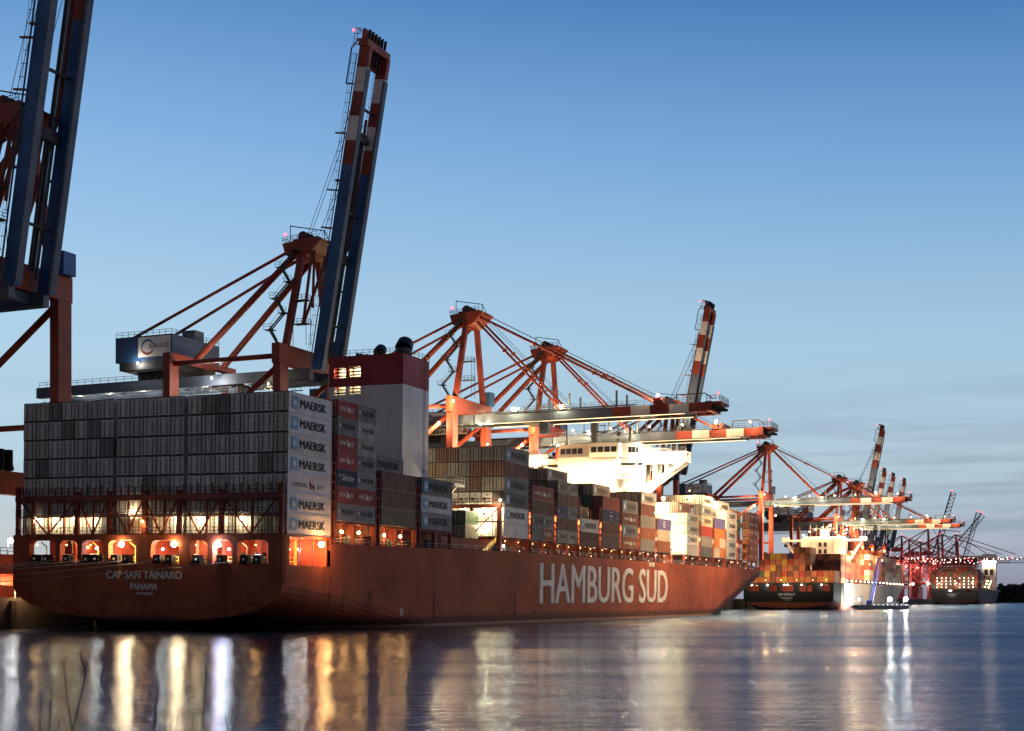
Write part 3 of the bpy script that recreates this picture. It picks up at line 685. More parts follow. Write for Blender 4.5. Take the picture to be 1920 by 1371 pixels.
# funnel casing
fs = 11.5; fw = s_of(613, 57) - 11.5; ft0, ft1 = 57.0, 67.6
fc = MB(); x0, x1 = -fs - fw, -fs
def fwin(a, b, c, d): return [(a, c), (b, c), (b, d), (a, d)]
wx = lambda u: -s_of(u, 57)
wz = lambda v: CAMZ + (1124 - v) / 2651.0 * (Y0 + 57 * cos(TH) + 24 * sin(TH)) - .35
holes = [fwin(wx(a), wx(b), wz(d), wz(c)) for a, b, c, d in ((622, 644.5, 689, 709), (650, 672, 688, 708), (622, 644, 721, 741), (650, 672, 719.5, 740))]
zb_ = 43.85; zt_ = 49.5
def casing_part(z0, z1, hs, name, m):
    c = MB(); c.plate([(x0, z0), (x1, z0), (x1, z1), (x0, z1)], hs, .5, lambda a, b, d: (a, ft0 + d, b))
    c.box(x1 - .4, x1, ft0 + .501, ft1, z0, z1); c.box(x0, x0 + .4, ft0 + .501, ft1, z0, z1); c.box(x0 + .4, x1 - .4, ft1 - .4, ft1, z0, z1)
    return c
hi = [h for h in holes if h[0][1] > zb_]; lo_ = [[(a, min(b, zb_ - .02)) for a, b in h] for h in holes if h[0][1] <= zb_]
cas = casing_part(15.5, zb_, lo_, 'casing', m_white).build('funnel_casing', m_white, ship)
c2 = casing_part(zb_, zt_, hi, 'band', m_red); c2.box(x0 + .4, x1 - .4, ft0 + .5, ft1 - .4, zt_ - .3, zt_ - .01); c2.build('funnel_band', m_red, ship)
fr_ = MB()
for a_, b_ in (((x0, ft0), (x1, ft0)), ((x1, ft0), (x1, ft1))): fr_.rail((*a_, zt_), (*b_, zt_), 1.0, 1.4, .04)
for d_ in (-.25, .25): fr_.tube((x1 + .12, ft0 + 8.6 + d_, 17), (x1 + .12, ft0 + 8.6 + d_, zt_), .035, 4)
for i_ in range(40): fr_.tube((x1 + .12, ft0 + 8.35, 17.4 + i_ * .8), (x1 + .12, ft0 + 8.85, 17.4 + i_ * .8), .025, 4)
fr_.build('funnel_ladder', m_rail, ship)
fi = MB()
for h in holes:
    a, c = h[0]; b, d = h[2]
    fi.box(a - .2, b + .2, ft0 + 2.2, ft0 + 2.4, c - .2, d + .2, 0)
    for j in range(3): z = c + (d - c) * (j + .7) / 3.2; fi.box(a, b, ft0 + .55, ft0 + .75, z - .1, z + .12, 1)
fi.build('louvre', [m_white, m_steel], ship)
for a, c in ((wx(633), wz(705)), (wx(661), wz(705)), (wx(633), wz(727)), (wx(661), wz(727))): glow(ship, (a, ft0 + 1.3, c + 1.3), YELL, 260, .13, (0, -.1, -.35), 'casing_lamp')
fp = MB()
def pipe(u0, u1, v0, v1, lean=1.2):
    a, b = wx(u0), wx(u1); z1 = wz(v0); r = (b - a) / 2; x = (a + b) / 2
    fp.tube((x, ft0 + 4, zt_ - .5), (x, ft0 + 4 , zt_ + (z1 - zt_) * .55), r * .94, 18); fp.tube((x, ft0 + 4, zt_ + (z1 - zt_) * .55), (x - .2, ft0 + 4 + lean, z1), r, 18, 0, r * .92)
for a_ in ((718, 748, 641, 662), (676.5, 697.5, 650, 664)): fp = MB(); pipe(*a_); fp.build('exhaust_pipe', m_funnel, ship)
for u in (646, 652, 659, 664): fp = MB(); pipe(u - 3, u + 3, 657 + (u % 5), 668, .4); fp.build('exhaust_pipe', m_funnel, ship)
# platform beside the funnel with rails
pf = MB(); pf.box(-14, -6.3, 68.5, 73.0, 26.0, 26.6); pf.rail((-14, 68.5, 26.6), (-6.3, 68.5, 26.6), 1.2, 1.6, .06); pf.rail((-6.3, 68.5, 26.6), (-6.3, 73, 26.6), 1.2, 1.5, .06)
pf.bar((-7.0, 70.5, 26.1), (-11.2, 70.5, 21), .5, .5); pf.build('side_platform', m_white, ship)
ga = MB(); ga.bar((-1.4, 71.5, 13.6), (-1.4, 80, 17.2), 1.0, .35); ga.rail((-1.0, 71.5, 13.8), (-1.0, 80, 17.4), .9, 1.2, .04); ga.build('accommodation_ladder', m_yellow, ship)
# bridge superstructure
ac = MB(); ac.box(-s_of(1043, 192), -s_of(1153, 192), 192, 203, 14, 43.3); ac.box(-39, -s_of(1197, 194), 195.5, 203, 14, 41.0)
for z in (20, 24.3, 28.6, 32.9, 37.2):                                            # side galleries with stairs
    ac.box(-s_of(1153, 192) + .01, -9.2, 192.5, 195.49, z, z + .25)
ac.build('accommodation_block', m_white, ship)
gl = MB()
for z in (20.25, 24.55, 28.85, 33.15, 37.45):
    gl.rail((-16, 192.5, z), (-9.2, 192.5, z), 1.1, 1.2, .05); gl.rail((-9.2, 192.5, z), (-9.2, 203, z), 1.1, 1.5, .05)
    gl.bar((-15.5, 193.6, z), (-11, 193.6, z + 4.0), .8, .15)
for s_ in (9.3, 12.5, 16): gl.tube((-s_, 192.6, 14), (-s_, 192.6, 41), .1, 6)
gl.build('gallery_railing', m_rail, ship)
bd = MB(); xl, xr = -s_of(1103, 191), -s_of(1158, 191)
bd.box(-34.0, -10.5, 193.5, 203.5, 43.301, 47.0); bd.box(xl, xr, 190.6, 193.49, 43.2, 46.9); bd.box(-40, -9.5, 195, 203, 41.8, 43.3)
bd.box(-30, -14, 195, 202, 47.0, 47.5)
bd.build('bridge_house', m_white, ship)
def pane(a, b, y0, y1, z0, z1, par=None): w_ = MB(); w_.box(a, b, y0, y1, z0, z1); w_.build('bridge_window', m_glass, par or ship)
for i in range(4): a = xl + .5 + i * (xr - xl - .8) / 4; pane(a, a + (xr - xl) / 4 - .55, 190.53, 190.62, 44.4, 45.9)
for i in range(3): a = -13.6 + i * 1.05; pane(a, a + .85, 193.43, 193.52, 44.4, 45.9)
for i in range(4): a = -33.4 + i * 1.7; pane(a, a + 1.35, 193.43, 193.52, 44.4, 45.9)
# bridge wings: tapering brackets with three openings each
for side in (0, 1):
    xs = (lambda a: -a) if side == 0 else (lambda a: -48.6 + a)
    wg = MB(); e = s_of(1287, 198)
    outer = [(e, 44.3), (10.4, 44.3), (10.4, 33.6), (11.2, 33.2), (e, 41.8)]
    hs = [[(9.9 - .4, 41.4), (9.5, 36.0), (7.4, 36.9), (7.4, 41.4)], [(6.3, 41.4), (6.3, 38.0), (4.1, 39.0), (4.1, 41.4)], [(3.1, 41.4), (3.1, 39.9), (1.7, 40.5), (1.9, 41.4)]]
    for yy in (196.0, 200.2): wg.plate([(xs(a), b) for a, b in outer], [[(xs(a), b) for a, b in h] for h in hs], .7, lambda a, b, d: (a, yy + d, b))
    lo2, hi2 = sorted((xs(e), xs(10.4))); wg.box(lo2, hi2, 195.9, 201, 44.302, 44.7)
    wg.bar((xs(e), 198.4, 41.9), (xs(11.0), 198.4, 33.3), 4.2, .35)
    wg.build('bridge_wing', m_white, ship)
    wr = MB(); wr.rail((lo2, 195.95, 44.7), (hi2, 195.95, 44.7), 1.1, 1.1, .06); wr.box(lo2 + .1, hi2 - 4, 195.92, 195.98, 45.0, 45.6); wr.build('wing_railing', m_rail, ship)
ms = MB()
def mast(u, v0, v1, r=.35, t=197): 
    s_ = s_of(u, t); z = lambda v: CAMZ + (1124 - v) / 2651. * (Y0 + t * cos(TH) + s_ * sin(TH)) - .3
    ms.box(-s_ - r, -s_ + r, t - r, t + r, z(v1), z(v0)); return s_, z
s_, z_ = mast(1112, 789, 836, .8); ms.box(-s_ - 3.5, -s_ + 3.5, 196.4, 197.6, z_(812), z_(810)); ms.box(-s_ + 1.5, -s_ + 3.3, 196.6, 197, z_(800), z_(798.5))
for d in (-3.2, -1.2, 2.8): ms.tube((-s_ + d, 197, z_(811)), (-s_ + d, 197, z_(790)), .09, 5)
ms.box(-s_ - .2, -s_ + 2.6, 196.8, 197.0, z_(794), z_(792))
mast(1178, 800, 835, .3); mast(1156, 822, 836, .25); mast(1059, 803, 836, .22)
ms.tube((-s_of(1156, 197) - .3, 197, 50.0), (-s_of(1156, 197) + .6, 197, 50.0), .6, 12)
ms.build('radar_mast', m_rail, ship)
tr_ = MB(); tr_.rail((-34, 193.6, 47.0), (-10.5, 193.6, 47.0), 1.1, 1.3, .05); tr_.build('roof_railing', m_rail, ship)
# lamps of the near ship
def at_px(u, v, t):                                                             # where the ray through a photo pixel meets station t
    s_ = s_of(u, t); Y = Y0 + t * cos(TH) + s_ * sin(TH); z = CAMZ + (1124 - v) / 2651. * Y
    return (-s_, t, z - s_ * math.tan(LIST))
for u in (65.5, 101.5, 137.6, 174.5, 330, 372, 412.6, 452.5): glow(ship, at_px(u, 971.5, -.75), YELL, 420, .19, (0, -.1, -.45), 'walkway_lamp', 60)
glow(ship, at_px(245, 957, -.7), YELL, 350, .1, (0, -.1, -.4), 'walkway_lamp')
glow(ship, at_px(266.5, 977.5, -1.6), ORANGE, 350, .2, (0, -.3, -.3), 'walkway_lamp')
for u, v, c, p in ((227.7, 1020.5, WARM, 2600), (326.4, 1020.5, WARM, 2600), (409, 1021, BLUEW, 1300)): glow(ship, at_px(u, v, -1.75), c, p, .42, (0, 1.0, -.3), 'stern_floodlight', 160)
for u, v, c in ((182, 1028, COOL), (429.7, 1030, COOL), (305.5, 1030, COOL), (161, 1026, WARM)): glow(ship, at_px(u, v, 1.2), c, 420, .2, (0, -.4, -.2), 'deck_lamp')
for u in (70, 125, 170, 228, 300, 368, 415, 480): glow(ship, at_px(u, 1022, 6.0), ORANGE, 420, .12, (0, -.5, -.4), 'deck_lamp')
def side_px(u, v, s_): t = t_of(u, s_); Y = Y0 + t * cos(TH) + s_ * sin(TH); return (-s_, t, CAMZ + (1124 - v) / 2651. * Y - s_ * math.tan(LIST))
glow(ship, side_px(603, 1021, -.5), ORANGE, 1700, .42, (.9, 0, -.2), 'side_floodlight', 200)
for u, v in ((541, 1030), (561, 1030)): glow(ship, side_px(u, v, .6), COOL, 500, .22, (.4, 0, -.3), 'deck_lamp')
for y in (2.5, 6.5, 10): glow(ship, (-4, y, 12.9), ORANGE, 300, .12, (.3, 0, -.4), 'deck_lamp')
for u, v in ((640, 997), (672, 999), (720, 1004), (750, 1006)): glow(ship, side_px(u, v, .9), ORANGE, 480, .22, (.35, 0, -.3), 'passage_lamp', 140)
for i, b in enumerate(range(5, 19)):
    for y in (3.2, 9.8): glow(ship, (-1.1 if b != 17 else -2.6, BT[b - 1] + y, BZ[b - 1] - .75), ORANGE if b < 12 else WARM, 50, .08, (.2, 0, -.45), 'passage_lamp')
    for y in (1.6, 5.1, 8.6, 11.4): glow(ship, (-1.5 if b != 17 else -3, BT[b - 1] + y, zd1(BT[b - 1]) + .35), (1.0, .62, .45), 30, .10, (.25, 0, .1), 'foot_lamp', 4)
glow(ship, side_px(944, 1023, .3), WHITE, 260, .16, (.3, -.2, -.2), 'passage_lamp'); glow(ship, side_px(1227, 1040, .3), WHITE, 300, .15, (.3, -.2, -.2), 'passage_lamp')
for a_, z, c, p in ((5, 21.5, ORANGE, 900), (6, 22, ORANGE, 1000), (7, 22, ORANGE, 1000), (8, 22, ORANGE, 1000), (9, 22, ORANGE, 1000), (10, 22, ORANGE, 1000), (11, 21, WARM, 900), (13, 22, WARM, 1000), (14, 22, WARM, 1000), (15, 22, WARM, 900), (16, 22, WARM, 900)):
    t = (BT[a_ - 1] + CL + BT[a_]) / 2
    for s_ in (1.2, 7.5): glow(ship, (-s_, t - .2, z), c, p * 1.9, .12, (.2, -.1, -.5), 'lashing_lamp')
    glow(ship, (-1.2, t - .2, z - 3.4), c, p * .4, .1, (.2, -.1, -.4), 'lashing_lamp')
glow(ship, at_px(936.5, 938, 75), WARM, 1500, .24, (.1, -.5, -.2), 'lashing_lamp')
for u in (872, 906, 925): glow(ship, at_px(u, 953.5, 75.9), YELL, 1300, .2, (0, .1, -.5), 'lashing_lamp')
for s_ in (4, 9): glow(ship, (-s_, 76.9, 18.8), YELL, 900, .1, (0, .1, -.4), 'lashing_lamp')
for s_, z in ((14, 21), (20, 22)): glow(ship, (-s_, 72.5, z), WARM, 900, .2, (0, 0, -.5), 'funnel_floodlight')
glow(ship, at_px(771, 875, 70), WARM, 900, .16, (0, -.3, .4), 'funnel_floodlight')
# floodlights washing the bridge front and the bay ahead of it
for s_, z, p in ((30, 38, 6500), (22, 36, 6500), (16, 40, 3500)): glow(ship, (-s_, 185.5, z - 9), YELL, p, .2, (0, .6, .4), 'bridge_floodlight')
for s_, z in ((11, 39.5), (11, 35.2), (11, 31), (12.5, 26.6)): glow(ship, (-s_, 193.8, z), (1.0, .90, .66), 900, .36, (.2, -.5, -.2), 'gallery_lamp', 500)
for s_, z in ((10, 45.8), (9.6, 42.6)): glow(ship, (-s_, 193.2, z), WHITE, 800, .4, (.3, -.6, -.2), 'bridge_floodlight', 420)
for s_ in (4, 8): glow(ship, (-s_, 194.0, 43.2), YELL, 1100, .16, (0, -.8, .3), 'bridge_floodlight'); glow(ship, (-s_, 196.9, 34.0 + (8 - s_)), YELL, 1200, .12, (0, -.3, -.3), 'bridge_floodlight')
for s_ in (40, 45): glow(ship, (-s_, 194.0, 42.2), YELL, 1100, .16, (0, -.8, .3), 'bridge_floodlight')
for s_, z, p in ((2.2, 20.8, 700), (4.5, 24.0, 600), (8, 28.5, 700), (6, 32.3, 450)): glow(ship, (-s_, 201.5, z), YELL, p, .38, (0, .5, -.2), 'cargo_floodlight', 700)
for t_, s_, z, p in ((216.8, 3, 35.5, 800), (231, 4, 33, 700), (245.6, 4, 33, 700), (259.8, 4, 33, 700), (274, 5, 33, 800)): glow(ship, (-s_, t_, z), YELL, p, .15, (.2, .3, -.4), 'cargo_floodlight')
# stern mooring ropes
mr = MB()
for s_, z, e in ((40, 10.1, (-70, -46, 5.3)), (33.5, 10.1, (-76, -58, 5.3)), (27, 10.0, (-68, -66, 5.2)), (22, 9.9, (-64, -40, 5.2)), (8, 9.9, (-60, -34, 5.2))):
    a = Vector((-s_, -1.8, z)); b = Vector(e); pts = []
    for i in range(13):
        f = i / 12; p = a.lerp(b, f); p.z -= 3.2 * f * (1 - f); pts.append(p)
    mr.path(pts, .055, 5)
mr.build('mooring_rope', m_rope, ship)

# ------------------------------------------------------------------ ship-to-shore gantry cranes
QZ = 4.9
def girder_box(mb, x0, x1, yc, z0, z1, m=0, wd=1.4): mb.box(x0, x1, yc - wd / 2, yc + wd / 2, z0, z1, m); mb.box(x0, x1, yc - wd / 2 - .18, yc + wd / 2 + .18, z0 - .14, z0 - .003, m)
def stair(mb, p0, p1, y, flights, wdt=1.6):
    p0 = Vector(p0); p1 = Vector(p1)
    for i in range(flights):
        a = p0.lerp(p1, i / flights); b = p0.lerp(p1, (i + 1) / flights); d = -1.3 - (2.6 if i % 2 else 0)
        A = a + Vector((-1.0 - (2.8 if i % 2 else 0), y, 0)); B_ = b + Vector((-1.0 - (0 if i % 2 else 2.8), y, 0))
        mb.bar(A, B_, .12, .3); mb.bar(A + Vector((0, .8, 0)), B_ + Vector((0, .8, 0)), .12, .3)
        for j in range(1, 9): c = A.lerp(B_, j / 9); mb.bar(c, c + Vector((0, .8, 0)), .25, .06)
        mb.bar(A + Vector((0, 0, 1.05)), B_ + Vector((0, 0, 1.05)), .06)
        mb.box(B_.x - 1.0, B_.x + 1.0, B_.y - .5, B_.y + 1.3, B_.z - .12, B_.z)
        mb.rail((B_.x - 1.0, B_.y - .5, B_.z), (B_.x + 1.0, B_.y - .5, B_.z), 1.1, 1.0, .04)
def make_crane(t, s, raised, label, boom_blue, lamps, angle=80, BL=64.8, hx=3.6):
    G = 'quay cranes with striped booms'
    root = empty('gantry_crane', BM(t, s, QZ), label, 'crane', G); D = (0, 0, -QZ)
    def mb(): return MB(D)
    for x in (0, -28.0):
        for y in (-11, 11):
            l = mb(); l.box(x - .9, x + .9, y - 1.6, y + 1.6, 8.6, 54.19 if x == 0 else 57); l.box(x - 1.05, x + 1.05, y - 1.75, y + 1.75, 20.9, 25.1)
            l.build('leg', m_orange, root)
    for x in (0, -28.0):
        sb = mb(); sb.box(x - .8, x + .8, -13, 13, 6.9, 8.6); sb.build('sill_beam', m_orange, root)
    for x in (0, -28.0):
        for y in (-11.5, 11.5):
            bg_ = mb(); bg_.box(x - .6, x + .6, y - 3.6, y + 3.6, 5.9, 6.9, 0)
            for k in range(4): bg_.tube((x - .35, y - 2.7 + k * 1.8, 5.45), (x + .35, y - 2.7 + k * 1.8, 5.45), .5, 12, 1)
            bg_.build('bogie', [m_orange, m_steel], root)
    for x in (0, -28.0): pb = mb(); pb.box(x - .8, x + .8, -9.4, 9.4, 21.2, 24.9); pb.build('portal_beam', m_orange, root)
    hl_ = mb()
    for k in range(5): hl_.tube((.2, -9 + k * 1.9, 25.0), (.2, -9 + k * 1.9, 28.3), .75, 8); hl_.tube((.2, -9 + k * 1.9, 28.0), (.2, -8 + k * 1.9, 25.2), .3, 6)
    hl_.build('cable_festoon', m_black, root)
    for y in (-11, 11):
        tb = mb(); tb.tube((-27, y, 33.6), (-.9, y, 33.6), .5, 10); tb.tube((-27, y, 56.0), (-.9, y, 56.0), .55, 10); tb.tube((-1, y, 53.6), (-27, y, 34.6), .62, 10)
        tb.build('side_bracing', m_orange, root, True)
    tp = mb(); tp.box(-.95, .95, -13, 12.8, 54.2, 58.4); tp.build('top_beam', m_orange, root); tp = mb(); tp.box(-28.9, -27.1, -12.6, 12.6, 57.0, 58.3)
    tp.build('top_beam', m_orange, root)
    gd = mb()
    for y in (-3.9, 3.9): girder_box(gd, -71, 3.2, y, 51.9, 54.15, 0, 1.3)
    for x in (-70, -52, -34, -16, 0): gd.box(x - .4, x + .4, -3.24, 3.24, 52.3, 54.0)
    gd.build('main_girder', m_bluegrey, root)
    cw = mb()
    for y in (-5.6,):
        cw.box(-68, 2, y - .5, y + .5, 49.2, 49.3); cw.rail((-68, y - .5, 49.3), (2, y - .5, 49.3), 1.1, 2.2, .05)
        for i in range(32): cw.tube((-68 + i * 2.2, y, 49.3), (-68 + i * 2.2, y + .8, 52), .06, 4)
    for y in (-4.7, 4.7): cw.rail((-70, y, 54.15), (-30, y, 54.15), 1.1, 2.2, .05)
    cw.build('catwalk', m_rail, root)
    mh = mb(); mh.box(-46.5, -31, -6.5, 11.5, 58.0, 63.7); house = mh.build('machinery_house', m_house, root)
    hs = mb(); hs.box(-45.5, -32, -6.4, 11.4, 56.2, 57.99); hs.box(-43, -35, -3, 7, 54.3, 56.19); hs.build('house_support', m_steel, house)
    ho = mb(); ho.box(-36, -32.5, 4, 7.5, 63.7, 66.4); ho.rail((-46.4, -6.4, 63.7), (-31.1, -6.4, 63.7), 1.1, 1.6, .05); ho.rail((-31.1, -6.4, 63.7), (-31.1, 11.4, 63.7), 1.1, 1.6, .05); ho.build('roof_fitting', m_bluegrey, house)
    sg = mb(); sg.box(-40.2, -31.4, -6.56, -6.51, 58.9, 63.4); sign = sg.build('sign', m_cwhite, house)
    lg = mb(); put2d(lg, arc2(-37.6, 61.1, 1.25, 1.75, 15, 195), lambda a, b: (a, -6.575, b), 0); put2d(lg, arc2(-37.6, 61.1, 1.25, 1.75, 195, 345), lambda a, b: (a, -6.58, b), 1)
    put2d(lg, text_mesh('EUROGATE', 5.6, 1.0, 0, .25), lambda a, b: (-37.3 + a, -6.59, 60.75 + b), 2); lg.build('sign_lettering', [m_blue, m_orange, m_dletter], sign)
    for y in (-1, 1):
        p = mb(); p.bar((0, y * 9.0, 58.2), (.6, y * 3.3, 79.5), 1.25, 1.3, 0, (1, 0, 0)); p.build('pylon_leg', m_orange, root)
        b = mb(); b.tube((-1.0, y * 3.3, 79.3), (-25.5, y * 5.2, 57.6), .72, 10); b.build('backstay', m_orange, root, True)
        b = mb(); b.tube((-1.5, y * 2.8, 80.6), (-43, y * 4.6, 63.8), .36, 8); b.build('backstay', m_orange, root, True)
    ph = mb(); ph.plate([(-3.4, 79.0), (-4.2, 81.6), (4.6, 82.4), (5.6, 81.8), (3.0, 79.2), (1.5, 78.4), (-1.5, 78.4)], [], 7.6, lambda a, b, d: (a, -3.8 + d, b), 0)
    for y in (-2.4, -.8, .8, 2.4): ph.tube((.2, y - .25, 83.0), (.2, y + .25, 83.0), 1.15, 14, 1); 
    ph.box(-2, 2.2, -3, 3, 82.0, 82.5, 1); ph.tube((-2.6, -3, 82), (-2.6, -3, 85.6), .1, 5, 1); ph.tube((2.6, 2.6, 82), (2.6, 2.6, 85.2), .1, 5, 1); ph.bar((-2.6, -3, 85.4), (2.6, 2.6, 85.2), .18, .18, 1); ph.bar((2.6, 2.6, 85.2), (4, 2.6, 82.4), .15, .15, 1)
    ph.rail((-4.2, -3.8, 81.8), (4.5, -3.8, 82.3), 1.1, 1.2, .05, 1); ph.rail((-4.2, -3.8, 81.8), (-4.2, 3.8, 81.8), 1.1, 1.2, .05, 1)
    ph.build('pylon_head', [m_orange, m_steel], root)
    bc = glow(root, (-3.6, -3.4, 83.6 - QZ), REDL, 420, .3, (-.4, -.4, 0), 'beacon', 6)
    stm = mb(); stair(stm, (0, -9.3, 58.4), (.6, -3.6, 79.5), -1.4, 6)
    for z in (63, 68): stm.box(1, 4.4, -8, -6, z, z + .12); stm.rail((1, -8, z), (4.4, -8, z), 1.1, 1.1, .05); stm.rail((4.4, -8, z), (4.4, -6, z), 1.1, 1.0, .05)
    for a_, b_ in ((1.1, -7.9), (4.3, -7.9), (4.3, -6.1)): stm.tube((a_, b_, 58.4), (a_, b_, 69), .07, 4)
    stm.build('stair', m_steel, root)
    cb_ = mb(); cb_.box(-.9, 2.0, 9.4, 12.4, 58.41, 62.2); cb_.build('control_cabin', m_blue, root)
    # boom, built level from its hinge and swung up about it
    H0 = Vector((hx, 0, 54.0 - QZ)); bm_ = MB()
    bands = [(0, BL - 26.0, 0), (BL - 26.0, BL - 20.9, 1), (BL - 20.9, BL - 15.8, 2), (BL - 15.8, BL - 10.7, 1), (BL - 10.7, BL - 5.6, 2), (BL - 5.6, BL - 1.2, 1)]
    dp = 2.55 if raised else 2.3
    for y in (-3.9, 3.9):
        for a_, b_, m in bands: bm_.box(a_, b_, y - .62, y + .62, -dp + .1, .1, m)
        bm_.box(.5, BL - 6, y + (.64 if y < 0 else -.64 - .25), y + (.64 + .25 if y < 0 else -.64), -dp + .05, -dp + .3, 3)
        bm_.box(.5, BL - 6, y - .7, y + .7, -dp - .08, -dp + .097, 3)
    for x in (10, 34, 56): bm_.box(x - .22, x + .22, -3.27, 3.27, -1.3, -.8, 4)
    for x in (24, 50): bm_.box(x - .5, x + .5, -3.27, 3.27, -1.0, .4, 4); bm_.box(x + .6, x + 1.4, -3.0, 2.4, -.8, .9, 4)
    bm_.tube((3, 1.4, -.2), (50, 1.4, -.2), .38, 7, 4); bm_.tube((3, .2, -.6), (24, .2, -.6), .25, 6, 4)
    bm_.box(BL - 1.19, BL + .2, -4.9, 4.9, -2.0, .3, 1); bm_.box(BL - 4.5, BL - 1.2, -3.27, 3.27, -.9, .2, 1); bm_.box(BL + .21, BL + 2.6, -4.0, 4.0, -.4, .25, 1)
    for y in range(-5, 6, 2): bm_.box(BL - 4.4, BL + 2.5, y * .68 - .1, y * .68 + .1, -1.5, -.91, 4)
    boom_m = Matrix.Translation(H0) @ Matrix.Rotation(-R(angle if raised else 0), 4, 'Y')
    boom = bm_.build('boom', [m_blue if boom_blue else m_bluegrey, m_orange, m_cwhite, m_bluegrey, m_steel], root, mtx=boom_m)
    rl = MB()
    for y in (-4.85, 4.85): rl.box(1, BL - 3, y - .2, y + .2, .3, .34); rl.rail((1, y, .34), (BL - 3, y, .34), 1.1, 2.0, .04)
    rl.tube((2, -3.2, .6), (BL - 20, -3.2, .6), .22, 6); rl.tube((2, 3.2, .6), (BL - 20, 3.2, .6), .28, 6)
    rl.rail((BL - 1, -4.6, .3), (BL + 2.4, -4.6, .3), 1.4, .9, .06); rl.rail((BL + 2.4, -4.6, .3), (BL + 2.4, 4.6, .3), 1.4, 1.2, .06)
    rl.path([(BL - 9, -3.9, .2), (BL - 9, -3.9, 2.4), (BL - 1.5, -3.9, 2.4), (BL + .5, -3.9, .9)], .16, 6)
    for x in (18, 27, 40): 
        for y in (-4.2, 4.2): rl.box(x - .22, x + .22, y - .22, y + .22, .2, 4.4 if not raised else 1.2)
    rl.rail((3, -1.4, -.6), (BL - 8, -1.4, -.6), .8, 1.5, .045)
    for x in (9, 17, 26, 37, 46): rl.box(x, x + .8, -2.3, -1.6, -.5, .3)
    rl.build('boom_railing', m_rail, boom)
    bl = MB(); yy = -4.53
    put2d(bl, arc2(BL - 14.6, -1.1, .6, .85, 15, 345, 18), lambda a, b: (a, yy, b)); put2d(bl, text_mesh('EUROGATE', 3.0, .5, 0, .25), lambda a, b: (BL - 14.4 + a, yy - .005, -1.3 + b)); bl.build('boom_lettering', m_dletter, boom)
    glow(boom, (BL + 2.0, -4.4, 2.2), REDL, 120, .28, (0, -.4, 0), 'beacon', 6)
    if raised:
        c, s2 = cos(R(angle)), sin(R(angle)); hp = lambda d, y, h=0: H0 + Vector((c * d - s2 * h, y, s2 * d + c * h))
        rp = MB()
        for y in (-2.6, -1.5, 1.5, 2.6): rp.tube(Vector((1.5, y, 83.2 - QZ)), hp(54, y * 1.2, 1.0), .07, 4)
        rp.build('hoist_rope', m_rope, root)
        fsb = MB()
        for y in (-3.3, 3.3):
            fsb.tube(Vector((3.0, y, 79.5 - QZ)), hp(9, y, 4.5), .33, 6); fsb.tube(hp(9, y, 4.5), hp(28, y, .3), .33, 6); fsb.tube(Vector((3.2, y * .8, 80 - QZ)), hp(13, y * .8, 3.2), .3, 6)
            fsb.tube(hp(28, y, .4), hp(55, y, .6), .33, 6)
        for d in (30, 38, 50): fsb.bar(hp(d, -3.9, .2), hp(d, -3.9, 3.2), .5, .25)
        fsb.build('forestay', m_orange, root)
    else:
        fsb = MB()
        for y in (-3.6, 3.6):
            for d, zz in ((51, 81), (24.5, 79.4)):
                fsb.tube((3.6, y * .75, zz - QZ), H0 + Vector((d, y, .3)), .34, 6, 0)
                for k in (.33, .66): q_ = Vector((3.6, y * .75, zz - QZ)).lerp(H0 + Vector((d, y, .3)), k); fsb.box(q_.x - .5, q_.x + .5, q_.y - .3, q_.y + .3, q_.z - .45, q_.z + .45, 0)
        fsb.build('forestay', m_orange, root)
        rp = MB()
        for y in (-1.5, 1.5): rp.tube((2.5, y, 83 - QZ), H0 + Vector((52, y, .8)), .08, 4); rp.tube((2.5, y * 1.4, 83 - QZ), H0 + Vector((27, y, .8)), .06, 4)
        rp.build('hoist_rope', m_rope, root)
        for y in (-4.6, 4.6): an = MB(); an.box(50.2, 51.8, y - .8, y + .8, .2, 1.7, 0); an.box(52, 53, min(y, 0), max(y, 0), .2, 1.9, 0); an.build('stay_anchor', m_orange, boom); an = MB()
    tro = MB(); xo = -20 if raised else 20; tro.box(xo - 3, xo + 3, -4.0, 4.0, 51.2 - QZ, 52.6 - QZ, 0); tro.box(xo + 2, xo + 4.4, -3.8, -1.6, 48.2 - QZ, 51.19 - QZ, 1)
    tro.build('trolley', [m_steel, m_bluegrey], root)
    for kind, p, col, pw, r, off in lamps:
        par, pos = (boom, p) if kind == 'b' else (root, (p[0], p[1], p[2] - QZ)); glow(par, pos, col, pw, r, off, 'floodlight', 260 if kind == 'b' else 130 if pw > 3000 else 14)
    return root
def strip(boom_parent_root, col, strength, x0, x1):  # glowing bars stand in for the lamp-lit lower flanges, not real lamps
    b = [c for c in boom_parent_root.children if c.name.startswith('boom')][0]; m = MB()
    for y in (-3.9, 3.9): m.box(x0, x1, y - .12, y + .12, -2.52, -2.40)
    return m.build('flange_glow_strip', mat('boom_flange_glow_%d' % (strength * 10), col, emit=strength), b)
LR = [('r', (-.5, -13.4, 50.5), WARM, 5000, .28, (0, -.6, -.3)), ('r', (-20, -7.2, 53), WHITE, 2500, .2, (0, -.5, -.3))]
crane1 = make_crane(3.5, 53, True, 'tall crane with raised dark blue boom at the left edge, cut off above', True, [('r', (-1.2, -8.9, 49.5 - 1), WARM, 60, .2, (-.3, -.3, 0))], 80.6, 69.4, 1.9)
crane2 = make_crane(93, 53, True, 'crane with raised blue boom behind the reefer wall, left of the funnel', True, LR[1:] + [('r', (-40, -6.9, 57.6), WHITE, 900, .28, (0, -.5, -.2)), ('r', (-6, -6.5, 51), WARM, 700, .2, (0, 0, -.5))] + [('r', (-62 + 9 * i, 0, 50.2), WHITE, 1500, .14, (0, 0, -.4)) for i in range(6)], 80, 69.4)
